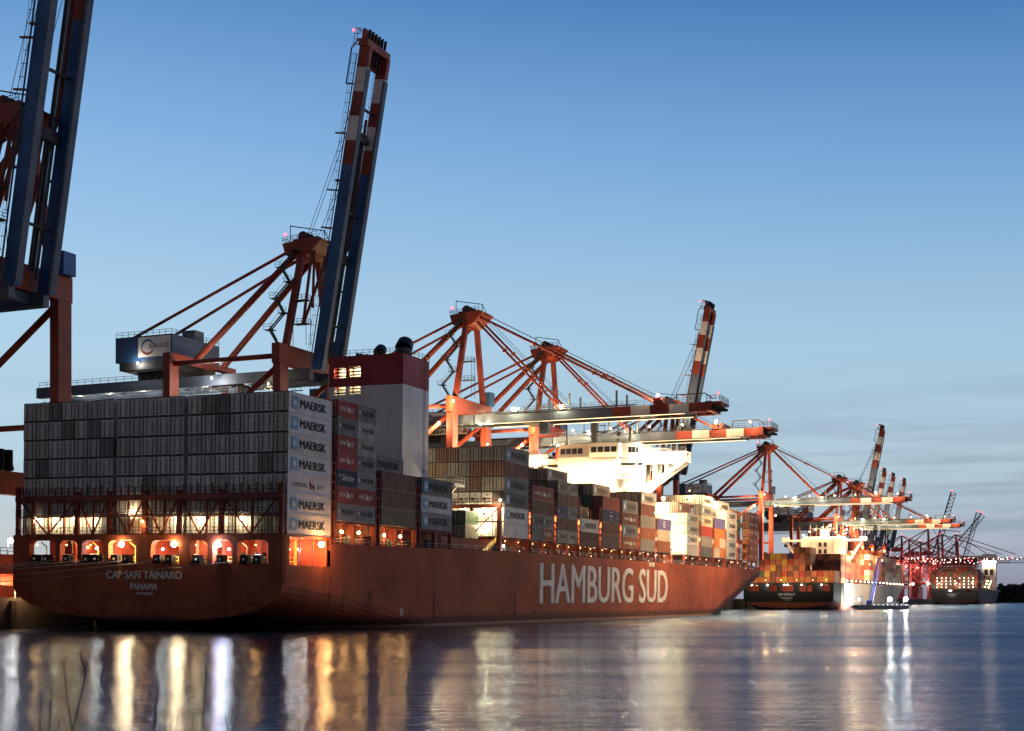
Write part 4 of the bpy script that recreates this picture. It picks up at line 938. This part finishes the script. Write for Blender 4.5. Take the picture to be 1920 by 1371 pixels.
LL = [('r', (-3, -12.9, 51.2), WARM, 6500, .34, (0, -.7, -.4)), ('r', (6, -6.2, 51.4), YELL, 3600, .3, (0, -.6, -.3)), ('b', (12, -5.2, .9), YELL, 3600, .36, (0, -.6, .2)), ('b', (25, -5.2, .8), YELL, 2600, .3, (0, -.6, .2)),
      ('b', (51, -4, 2.6), YELL, 3000, .36, (0, -.8, .3)), ('r', (-6, 0, 40), ORANGE, 16000, .15, (0, -.5, 0)), ('r', (2.5, -15.5, 56.5), (1.0, .62, .28), 11000, .22, (0, .3, -.3)), ('r', (4, 3, 47), (1.0, .60, .26), 13000, .2, (0, 0, -.5))]
crane3 = make_crane(176.7, 53, False, 'crane with lowered boom over the ship, its pylon just right of the funnel', False, LL)
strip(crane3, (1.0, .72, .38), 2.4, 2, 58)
b3 = [c for c in crane3.children if c.name.startswith('boom')][0]
for x, p_ in ((16, 90000), (28, 70000), (40, 100000), (52, 100000)): spot(b3, (x, 0, -2.9), (0, 0, -1), (1.0, .66, .30), p_, 140)
for y in (-3.0, 3.0): spot(b3, (63, y, -2.7), (-.40, y * .12, -.9), (1.0, .62, .28), 135000, 125)
def recrane(src, t, s, label, scale=1.0):
    c = copy_tree(src); c.matrix_world = BM(t, s, QZ) @ Matrix.Diagonal((scale, scale, scale, 1)); c['label'] = label; return c
crane4 = recrane(crane3, 234, 53, 'crane with lowered boom passing behind the white bridge of the near ship')
b4 = [c for c in crane4.children if c.name.startswith('boom')][0]; br_ = MB()
for x in (8, 20, 32, 42, 52, 62):
    br_.bar((x, -4.6, .3), (x, -8.2, 1.6), .12); glow(b4, (x, -8.4, 1.5), (1.0, .66, .32), 1900, .30, (0, .5, -.3), 'floodlight')  # bracket lamps added to light the boom's near side
br_.build('added_lamp_bracket', m_rail, b4)
tc5 = 363.0
# tall far cranes
RAISED = make_crane(tc5, 53, True, 'crane with raised striped boom standing beyond the bridge wing of the near ship', False, [('r', (-.5, -13.4, 50.5), ORANGE, 4200, .2, (0, -.6, -.3)), ('r', (2, 0, 30), ORANGE, 3500, .15, (.5, -.6, -.3))], 79)
for y in (-14, 12): spot(RAISED, (9, y, 58 - QZ), (.10, .22 if y < 0 else -.22, 1), (1.0, .70, .42), 160000, 50)  # bare spots added to brighten the raised boom
crane6 = recrane(crane4, 533, 53, 'crane with lowered boom standing over the bow end of the near ship')
def far(src, u, s, label, sc_=1.0): return recrane(src, t_of(u, s), s, label, sc_)
far(crane4, 1573, 53, 'crane with lowered boom above the bridge of the black ship'); far(crane4, 1602, 53, 'crane with dim pylon just left of the tallest far raised boom')
far(RAISED, 1606, 53, 'tallest of the four raised striped booms above the black ship', 1.02)
for u, v, lab in ((1622, 877, 'leftmost and tallest of the three small raised booms above the black ship'), (1640, 886, 'middle one of the three small raised booms above the black ship'), (1662, 896, 'rightmost and shortest of the three small raised booms above the black ship')):
    t = t_of(u, 53); Yd = Y0 + t * cos(TH) + 53 * sin(TH); h = CAMZ + (1124 - v) / 2651. * Yd; far(RAISED, u, 53, lab, (h - QZ) / (121 - QZ))

# ------------------------------------------------------------------ far lattice-boom cranes
def lattice(mb, p, q, w, h, n, r, m=0):
    p = Vector(p); q = Vector(q); d = (q - p).normalized(); a = d.cross(Vector((0, 1, 0)));  a = a if a.length > .1 else Vector((0, 0, 1)); a.normalize(); b = Vector((0, 1, 0))
    cor = [(0, -w / 2), (0, w / 2), (h, 0)]
    P = lambda f, c: p.lerp(q, f) + a * -c[0] + b * c[1]
    for c in cor: mb.tube(P(0, c), P(1, c), r, 5, m)
    for i in range(n):
        for c, e in ((cor[0], cor[2]), (cor[1], cor[2]), (cor[0], cor[1])): mb.tube(P(i / n, c), P((i + .5) / n, e), r * .6, 4, m); mb.tube(P((i + .5) / n, e), P((i + 1) / n, c), r * .6, 4, m)
def make_lattice_crane(up, label):
    G = 'slender red lattice cranes in the distance'
    root = empty('lattice_crane', Matrix.Identity(4), label, 'crane', G)
    for x in (0, -26):
        for y in (-9, 9): l = MB(); l.bar((x, y, 1.5), (x * .95, y * .85, 42), 1.6, 1.6); l.build('leg', m_lattice, root)
    bb = MB()
    for y in (-8.5, 8.5): bb.bar((0, y, 16), (-26, y, 16), 1.2, 1.6); bb.bar((0, y, 17), (-25, y, 40), .8); bb.bar((-26, y, 17), (-1, y, 40), .8)
    for x in (0, -25): bb.bar((x, -9, 15), (x, 9, 15), 1.2, 2.0); bb.bar((x, -8, 41), (x, 8, 41), 1.4, 2.0)
    for x in (0, -26): bb.box(x - 1, x + 1, -12, 12, 0, 1.5)
    bb.build('portal_bracing', m_lattice, root)
    g = MB(); lattice(g, (-60, 0, 40), (2, 0, 40), 5, 4, 14, .32); g.build('main_girder', m_lattice, root)
    p = MB()
    for y in (-1, 1): p.bar((0, y * 6, 42), (-1, y * 1.2, 66), 1.3); p.tube((-1, y, 66), (-40, y * 2.5, 44), .35, 6); p.tube((-1, y, 66), (-24, y * 2.5, 44), .3, 6)
    p.build('pylon', m_lattice, root)
    ch = MB(); ch.box(-34, -24, -4, 4, 45, 49); ch.build('machinery_house', m_lattice, root)
    H0 = Vector((3, 0, 41)); a = R(up); c, s = cos(a), sin(a); e = H0 + Vector((c * 62, 0, s * 62))
    b = MB(); lattice(b, H0, e, 5, 4.5, 16, .34)
    boom = b.build('boom', m_latdark if up > 10 else m_lattice, root)
    fsb = MB(); mid = H0 + Vector((c * 34 - s * 4.5, 0, s * 34 + c * 4.5))
    if up > 10:
        k = Vector((-1, 0, 66)) + (mid - Vector((-1, 0, 66))) * .4 + Vector((-3, 0, 4))
        fsb.tube((-1, 0, 66), k, .35, 6); fsb.tube(k, mid, .4, 6); fsb.tube(k, H0 + Vector((c * 18, 0, s * 18)), .25, 5)
    else:
        for y in (-1, 1): fsb.tube((-1, y, 66), H0 + Vector((54, y * 2, 4)), .4, 6); fsb.tube((-1, y, 66), H0 + Vector((28, y * 2, 4)), .35, 6)
    fsb.build('forestay', m_lattice, root)
    glow(boom, tuple(e + Vector((.5, 0, .8))), REDL, 200, .8, (0, -1, 0), 'beacon', 5)
    glow(root, (-1, 0, 67.5), REDL, 100, .5, (0, -1, .5), 'beacon', 5)
    if up < 10:
        for i in range(13): glow(boom, tuple(H0 + Vector((4 + i * 4.6 + random.uniform(-1.2, 1.2), -2.8, -.6 + random.uniform(-.4, 1.5)))), (1.0, .86, .70), 0, random.choice((.24, .32, .40)), name='floodlight', strength=9)
    else:
        for i in range(9): glow(root, (-4 - i * 6 + random.uniform(-1.5, 1.5), -3, 39.0 + random.uniform(-1, 1)), (1.0, .80, .62), 0, random.choice((.24, .32, .42)), name='floodlight', strength=9)
    for x in (-4, -22): glow(root, (x, 0, 36), (1.0, .60, .48), 9000, .3, (0, -2, -1), 'floodlight')
    return root
def put_crane(o, u, Y, s=1.0):
    x = (u - 960) / 2651. * Y; o.matrix_world = Matrix.Translation((x, Y, QZ)) @ RZ @ Matrix.Diagonal((s, s, s, 1)); return o
la = put_crane(make_lattice_crane(74, 'lattice crane with steep boom ending at a red lamp, leftmost of three'), 1742, 1330, 1.0)
lb_ = put_crane(make_lattice_crane(50, 'lattice crane with boom halfway up, slanting over the middle far cranes'), 1760, 1400, .95)
c = copy_tree(la); c['label'] = 'lattice crane with steep boom above the farthest ship, rightmost of three'; put_crane(c, 1797, 1470, .90)
ld = put_crane(make_lattice_crane(0, 'lattice crane with long level boom reaching farthest right, dotted with lamps'), 1768, 1440, 1.0)
for u, Y, s, lab in ((1692, 1150, .78, 'small level lattice crane with pylon just right of the fourth striped boom'), (1706, 1220, .78, 'small level lattice crane second right of the striped booms'), (1727, 1300, .80, 'level lattice crane directly left of the steep leftmost lattice boom'), (1794, 1560, 1.08, 'level lattice crane with red pylon right behind the black funnel of the farthest ship')):
    c = copy_tree(ld); c['label'] = lab; put_crane(c, u, Y, s)

# ------------------------------------------------------------------ the two ships farther along the quay
def far_hull(root, L, B, z0, mats, split, wins, tr_mat, run=60.0, zc=5.2, zb=.9):
    H = dict(B=B, t0=0.0, run=run, zc=zc, zb=zb); zd = lambda t: z0 + max(0, t - L * .86) * .08
    make_hull(root, L, H, zd, [0, 2, 6, 12, 20, 28, 36, 46, 56, 70, 90, 120, 150, 180] + [L * (.66 + .005 * i) for i in range(69)], mats, split)
    transom(root, H, 0.0, z0, wins, tr_mat, 1.0, L)
    d = MB(); d.box(-B + .3, -.3, 1.0, L * .93, z0 - 1.2, z0 - .02); d.box(-B + .5, -.5, 1.01, 9, z0 - 4.6, z0 - 4.3); d.box(-B + .5, -.5, 9, 9.4, z0 - 4.6, z0 - 1.2); d.build('deck', m_deckred, root)
    return H
t2 = 453.0; s2 = 5.0; M2 = BM(t2, s2, 0)
zim = empty('container_ship', M2, 'black hulled container ship with lit yellow bridge, middle of three ships', 'container ship', 'container ships at the quay')
far_hull(zim, 262, 40.0, 12.1, [m_zhull, m_zgrey], 24, [(1.5, 5.2, 8.3, 11.2), (9.3, 11.5, 8.2, 11.0), (11.9, 15.0, 8.2, 11.0), (17.5, 22.8, 8.2, 11.0), (24.8, 28.5, 8.2, 11.0), (33, 37.5, 8.3, 11.2)], m_zhull)
def st2(root, body, x0, x1, z0, h): t = MB(); put2d(t, text_mesh(body, x1 - x0, h, .006), aft(x0, -.04, z0)); t.build('lettering', m_letter, root)
st2(zim, 'ZIM VIETNAM', -24.3, -17.0, 6.3, 1.0); st2(zim, 'MONROVIA', -23.3, -18.0, 4.9, .75); st2(zim, 'IMO 9231834', -22.0, -18.9, 4.2, .35)
for x in (-36.0, -29.0, -21.5, -20, -13.8, -5): glow(zim, (x, -.6, 11.1), COOL, 420, .3, (0, -.4, -.3), 'stern_lamp')
for x in (-35, -26, -20, -13, -4): glow(zim, (x, 5, 11), WARM, 180, .15, (0, -.4, -.3), 'deck_lamp')
for x in (-37, -30, -23, -16, -9, -3): glow(zim, (x, -.3, 13.2), (1.0, .62, .28), 1500, .16, (0, -2.2, 2.0), 'deck_lamp')  # lamps added to warm the aft container wall
# deckhouse and wings
zb2 = MB(); zb2.box(-25.5, -14.5, 82, 92, 12, 34.5); zb2.build('accommodation_block', m_white, zim)
z3 = MB(); z3.box(-30, -10, 84, 90, 31.0, 36.0); z3.box(-14.49, -9.5, 81, 91, 12, 35.0); z3.box(-31, -25.51, 82.5, 91, 12, 35); z3.box(-22, -18, 85, 89, 36, 39.5); z3.build('bridge_house', m_white, zim)
for xa, xb in ((-31, -41), (-9.5, .6)):
    zw = MB(); zw.box(min(xa, xb), max(xa, xb), 84, 88.5, 33.6, 34.6); zw.box(min(xb, xb + (3 if xb < -20 else -3)), max(xb, xb + (3 if xb < -20 else -3)), 84, 88.5, 34.6, 35.8)
    zw.bar((xb + (2 if xb < -20 else -2), 86, 33.6), (xa + (-3 if xb < -20 else 3), 86, 26), 2.0, 1.2); zw.bar((xa + (-3 if xb < -20 else 3), 86, 26.5), (xa + (-3 if xb < -20 else 3), 86, 12), 2.0, 1.2)
    zw.build('bridge_wing', m_white, zim)
for i in range(2):
    for j in range(2): zwi = MB(); zwi.box(-22.2 + i * 2.6, -20.7 + i * 2.6, 81.9, 82.02, 27.5 + j * 3.4, 29.6 + j * 3.4); zwi.build('window', m_glass, zim)
zm = MB()
for x in (-27, -24, -20.5, -17.5, -14, -11): zm.tube((x, 86, 36), (x, 86, 42 + (x % 3)), .18, 5)
zm.box(-26, -14, 85.7, 86.3, 39.8, 40.3); zm.build('radar_mast', m_rail, zim)
for x, z in ((-27, 38.5), (-24, 39.5), (-20.5, 40.5), (-17, 39.2), (-14, 38), (-10, 37), (-12.5, 36.4), (-30, 36.8)): glow(zim, (x, 83.8, z), YELL, 110, .30, (0, -.7, -.4), 'floodlight')
for x, z, p in ((-33, 27, 1500), (-10, 27, 1600), (-5, 28, 1500)): glow(zim, (x, 76, z), YELL, p, .2, (0, .5, .5), 'floodlight')
for i in range(16): glow(zim, (-.9, 40 + i * 12.5, 13.4), WHITE, 220, .3, (.4, 0, -.2), 'side_lamp')
for x, t_, z, p in ((-3, 45, 24, 7000), (-2, 90, 22, 9000), (-2, 130, 25, 6000), (-8, -8, 40, 0)):
    if p: glow(zim, (x + 3.5, t_, z), ORANGE, p, .3, (.8, -.5, 0), 'floodlight')
# third ship
P3 = Vector(((1835 - 960) / 2651. * 1340, 1340, 0)); M3 = Matrix.Translation(P3) @ RZ
apl = empty('container_ship', M3, 'farthest container ship with a broad black and white funnel block above dark containers', 'container ship', 'container ships at the quay')
far_hull(apl, 300, 45.0, 14.6, [m_ahull], None, [(5, 12, 12, 13.6), (18, 27, 12, 13.6)], m_ahull, 50)
st2(apl, 'APL VANDA', -28.5, -20.5, 8.6, 1.3); st2(apl, 'SINGAPORE', -27, -21.5, 6.9, .9)
a3 = MB(); a3.box(-39, -7, 62, 76, 14, 38.6); a3.build('accommodation_block', m_white, apl)
a3 = MB(); a3.box(-39.2, -6.8, 61.8, 76.2, 38.61, 45.0); a3.build('funnel_band', m_ahull, apl)
a3 = MB(); a3.box(-9, 4.6, 150, 162, 14, 52); a3.box(-46, 5, 148, 164, 45, 50.5); a3.build('bridge_house', m_white, apl)
for i in range(2): a3 = MB(); a3.box(-7.0 + i * 5.5, -3.6 + i * 5.5, 149.8, 150.05, 30, 36); a3.build('window', m_glass, apl)
for i in range(9): glow(apl, (-8 + i * 1.55, 149, 43.6), (1.0, .72, .45), 900, .7, (0, -1, -.5), 'floodlight', 160)
for i in range(9):
    for j in range(4):
        if (i, j) not in ((4, 3), (4, 0), (5, 2), (3, 0)): glow(apl, (-38 + i * 4.1, 1.2, 16.2 + j * 2.9), (.95, .97, .82), 0, random.choice((.36, .44, .5)), name='lashing_lamp', strength=7)
for x in (-36, -20, -6): glow(apl, (x, -1.5, 20), YELL, 2600, .3, (0, -1, -.5), 'deck_lamp')
for i in range(6): glow(apl, (1.0, 60 + i * 14, 17 + 3 * (i % 3)), YELL, 500, .6, (.6, -.6, 0), 'deck_lamp')
for x in (-16, -12): glow(apl, (-20 + x * .4, -1.5, 13), WHITE, 300, .5, (0, -.6, 0), 'stern_lamp')

# containers on the two far ships: the aft wall of the black ship one by one, the rest as one mass
G3 = 'containers stacked over the stern of the black ship'
LAY = [(0, 1, 15), (1, 0, 15), (2, 2, 10), (3, 2, 11), (4, 3, 11), (5, 8, 11)]
palette = 'HHBHHBHHRHHBHHBH'
rows_n = 15
def zc_color(i, k):
    return {(0, 0): 'Y', (1, 2): 'E', (1, 3): 'Y', (2, 4): 'Y', (3, 6): 'Y', (4, 4): 'Y', (4, 5): 'Y', (0, 6): 'Y', (0, 13): 'Y', (4, 7): 'N', (2, 11): 'W', (2, 14): 'N'}.get((k, i), random.choice(palette))
stk = MB()
budget = 300 - NCONT
placed = 0
for k, i0, i1 in LAY:
    for i in range(i0 if k else 0, i1):
        c = zc_color(i, k); x = -39.3 + i * 2.62
        if placed < budget:
            container(4, -x - CW, 12.15 + k * 2.62, CL, HS, 'dry', c, f"{NAME[c]} container end over the black ship's stern, {'bottom' if k == 0 else ORD[k + 1]} row, {ORD[i + 1]} from left", G3, M=M2); placed += 1
        else:
            stk.off = Vector((0, 0, 0)); P_ = M2
            LATER = globals().setdefault('LATER', []); LATER.append((M2, x, 4, 12.15 + k * 2.62, c))
LATER = globals().setdefault('LATER', [])
for i in range(15):                                              # second bay of the black ship
    top = 5 if i > 9 else 2
    for k in range(top): LATER.append((M2, -39.3 + i * 2.62, 19 if i < 13 else 19, 12.15 + k * 2.62, random.choice(palette)))
for j, tb_ in enumerate((33, 47, 61, 100, 114, 128, 142, 156, 170, 184, 198, 212)):
    hgt = (4, 4, 4, 5, 6, 5, 6, 6, 5, 5, 4, 4)[j]
    for i in range(5):
        for k in range(hgt if i else hgt - (j % 3 == 1)): LATER.append((M2, -2.62 * (i + 1), tb_, 14.2 + k * 2.62, random.choice('HHTRHWBHTH' if j > 2 else palette)))
for i in range(17):
    for k in range(8 - (1 if i < 2 or i > 14 else 0)): LATER.append((M3, -43.6 + i * 2.5, 4, 15.2 + k * 2.62, random.choice('BBRHVDBRHB')))
for j, tb_ in enumerate((20, 36, 48, 80, 96, 112, 128, 170, 186, 202, 218)):
    for i in range(3):
        for k in range((7, 6, 6, 5, 5, 5, 5, 6, 6, 5, 4)[j]): LATER.append((M3, -2.5 * (i + 1) - .3, tb_, 15.2 + k * 2.62, random.choice('BRHBHOT')))
cl = list(COLR); mb = MB(); R0 = BM(0, 0, 0)
for M_, x, y, z, c in LATER:
    vs = [M_ @ Vector((x + a * CW, y + b * CL, z + d * HS)) for d in (0, 1) for b in (0, 1) for a in (0, 1)]
    mb.add(vs, [(0, 2, 3, 1), (4, 5, 7, 6), (0, 1, 5, 4), (2, 6, 7, 3), (0, 4, 6, 2), (1, 3, 7, 5)], cl.index(c))
fm = [mat('far_container_' + NAME[c].replace(' ', '_'), COLR[c], .6, dirt=.35, scale=.6, streak=.3) for c in cl]
tag(mb.build('stacked_containers', fm), kind='stuff')

# ------------------------------------------------------------------ floating crane barge beside the black ship
def PX(u, v, Y): return Vector(((u - 960) / 2651. * Y, Y, CAMZ + (1124 - v) / 2651. * Y))
YB = 635.0
bc = PX(1650, 1140, YB); barge = empty('crane_barge', Matrix.Translation((bc.x, YB, 0)) @ Matrix.Rotation(R(-6), 4, 'Z'), 'low grey barge carrying a blue leaning jib and blinding white floodlights', 'barge')
b = MB(); b.plate([(-13, 2.0), (-10, .0), (11, .0), (13, 2.0)], [], 7, lambda a, z, d: (a, d - 3, z - .3)); b.build('hull', m_barge, barge)
b = MB(); b.box(-12, 12, -2.6, -2.5, 1.7, 2.1); b.rail((-12, -2.6, 1.7), (12, -2.6, 1.7), 1.1, 1.5, .05); b.box(3, 8, -1, 2, 1.7, 3.4); b.build('deck_house', m_barge, barge)
b = MB(); j0 = Vector((-5.0, 0, 2.0)); j1 = Vector((-.6, 0, 23.5))
lattice(b, j0, j1, 1.6, 1.3, 9, .18); b.box(-6.2, -3.6, -1.2, 1.2, 1.7, 4.2); b.tube((-8, 0, 2), (-8.2, 0, 6.5), .15, 5); b.bar(j0 + Vector((.4, .5, 0)), j1, .9, .8); b.build('jib', m_bargeblue, barge); spot(barge, (3, -2.2, 2.4), (-.45, .35, .9), (.75, .75, 1.0), 9000, 70)  # the bluish spot is added, to brighten the jib
b = MB(); 
for x in (3.6, 10.4): b.tube((x, 0, 1.7), (x, 0, 5.6), .16, 6)
b.build('lamp_post', m_rail, barge)
for u in (1668, 1697): glow(barge, (PX(u, 1123, YB).x - bc.x, -.4, 4.75), COOL, 2500, .85, (-.3, 1.3, .6), 'floodlight', 420); spot(barge, (PX(u, 1123, YB).x - bc.x, 1.0, 5.2), (-.62, .75, -.02), WHITE, 75000, 130)
for x in (-9, -12.2): glow(barge, (x, 1.5, 4.6), COOL, 1500, .5, (0, 1.0, .5), 'floodlight', 26); spot(barge, (x, 2.6, 4.9), (-.80, .6, -.02), WHITE, 22000, 120)
for i in range(8): glow(barge, (-3 + i * 2.0, -2.7, 2.2), WHITE, 0, .14, name='deck_lamp', strength=6)

# ------------------------------------------------------------------ quay lamps and left-hand quay things
def lamp_post(t, s, h, col, p, r, label, arm=1.2, strength=14):
    root = empty('lamp_post', BM(t, s, QZ), label, 'lamp post', 'lamp posts on the quay'); b = MB(); b.tube((0, 0, 0), (0, 0, h), .18, 8, 0, .11); b.build('post', m_rail, root); b = MB(); b.bar((-.05, 0, h - .12), (arm, 0, h + .25), .12); b.build('arm', m_rail, root)
    b = MB(); b.box(arm - .5, arm + .5, -.3, .3, h + .3, h + .45); b.build('lamp_head', m_steel, root); glow(root, (arm, 0, h + .1), col, p, r, (.3, -.5, -.3), 'bulb', strength); return root
def on_line(u, s): return t_of(u, s)
lamp_post(on_line(28, 51.5), 51.5, 2.0, (1.0, .62, .28), 3200, .3, 'short glaring lamp beside the ropes at the red stern', 1.2, 40)
lamp_post(on_line(15, 64), 64, 9.6, WHITE, 700, .42, 'pale lamp mast behind the red box at the left edge', .6, 140)
for i, u in enumerate((1352, 1359, 1366, 1373, 1380)): lamp_post(on_line(u, 54), 54, 3.0, YELL, 260, .35, f"{('leftmost','second','third','fourth','rightmost')[i]} of five low yellow quay lamps under the red bow".replace('second of', 'second from left of').replace('third of', 'third from left of').replace('fourth of', 'fourth from left of'), .3)
lamp_post(on_line(1710, 52), 52, 13, YELL, 5000, .8, 'bright yellow quay lamp right of the grey hull of the black ship', .6, 200)
lamp_post(on_line(1739, 52), 52, 14.5, WHITE, 6000, .9, 'bright white quay lamp left of the farthest ship', .6, 200)
# red steel box on the quay at far left
bx = MB(); bx.box(-14, -2, -6, 6, 0, 7.2); 
rb_ = empty('switch_house', BM(on_line(8, 58), 58, QZ), 'dark red steel cabin on the quay at the left edge beside the stern', 'cabin')
bx.build('cabin_wall', m_deckred, rb_); b = MB(); b.box(-1.98, -1.9, -3, 0, .2, 2.4); b.build('door', m_seam, rb_)
b = MB()
for x in (-13.5, -2.2): b.rail((x, -6.05, 7.2), (x, 6.05, 7.2), 1.1, 1.5, .05)
b.build('roof_railing', m_rail, rb_); b = MB(); b.box(-8, -4.5, -6.12, -6.01, 3.2, 3.8); b.build('lit_window', m_warmglass, rb_)

# ------------------------------------------------------------------ far shore with its trees
fsr = MB(); fsr.box(560, 2600, 1900, 2600, -2, 2.5); tag(fsr.build('far_shore', m_bank), kind='structure')
tl = MB(); rnd = random.Random(3)
for i in range(900):
    x = rnd.uniform(600, 1000); y = rnd.uniform(1905, 1960); h = rnd.uniform(9, 24); r = rnd.uniform(3, 7)
    for k in range(5):
        p = Vector((x + rnd.uniform(-r, r), y + rnd.uniform(-r, r), 2 + h * (k + 1) / 5.5)); a = Vector((rnd.uniform(-1, 1), rnd.uniform(-1, 1), rnd.uniform(-1, 1))).normalized() * r * .7
        bb_ = a.cross(Vector((rnd.uniform(-1, 1), 1, rnd.uniform(-1, 1)))).normalized() * r * .7; cc = a.cross(bb_).normalized() * r * .6
        tl.add([p + a, p + bb_, p - a, p - bb_, p + cc, p - cc], [(0, 1, 4), (1, 2, 4), (2, 3, 4), (3, 0, 4), (1, 0, 5), (2, 1, 5), (3, 2, 5), (0, 3, 5)])
tag(tl.build('distant_trees', m_trees), kind='stuff')

# ------------------------------------------------------------------ bare twigs in front, at lower left
def twig_shrub(spec, Y, label):
    us = [p[0] for st in spec for p in st]; base = PX(sum(us) / len(us), 1371, Y); o = empty('bare_shrub', Matrix.Translation((base.x, Y, 2.55)), label, 'shrub', 'bare twigs on the bank')
    for st in spec:
        pts = [PX(u, v, Y + .05 * i) - Vector((base.x, Y, 2.55)) for i, (u, v) in enumerate(st)]; m = MB(); n = len(pts)
        root = pts[0].copy(); root.z = .0; root.x = root.x * .7; pts = [root] + pts if st[0][1] > 1360 else pts
        for i, (a, c) in enumerate(zip(pts, pts[1:])):
            f = i / len(pts); m.tube(a, c, .0046 * (1 - f) + .0022, 5, 0, .0046 * (1 - (i + 1) / len(pts)) + .0022)
        m.build('stem', m_twig, o)
twig_shrub([[(74, 1371), (76, 1330), (79, 1300)], [(92, 1371), (95, 1320), (98, 1275)], [(136, 1371), (127, 1320), (121, 1265), (119, 1232)], [(136, 1371), (148, 1320), (160, 1265), (166, 1235), (173, 1211)], [(160, 1256), (153, 1238), (150, 1222)], [(110, 1371), (111, 1350)]], 13.2, 'leftmost clump of bare twigs, forked tallest stem reaching up from the bank')
twig_shrub([[(180, 1371), (170, 1360), (165, 1352)], [(180, 1371), (185, 1358)], [(289, 1371), (293, 1320), (301, 1280)], [(312, 1371), (303, 1330)], [(320, 1371), (321, 1338)], [(328, 1371), (337, 1325)], [(360, 1371), (364, 1335)], [(368, 1371), (371, 1332)], [(378, 1371), (384, 1300), (388, 1232)]], 13.2, 'middle clump of bare twigs with one thin straight tall stem')
twig_shrub([[(428, 1371), (424, 1352), (422, 1342)], [(430, 1371), (436, 1330)], [(434, 1371), (446, 1335)]], 13.2, 'rightmost small clump of short bare twigs')
print('containers', NCONT, 'objects', len(bpy.data.objects))
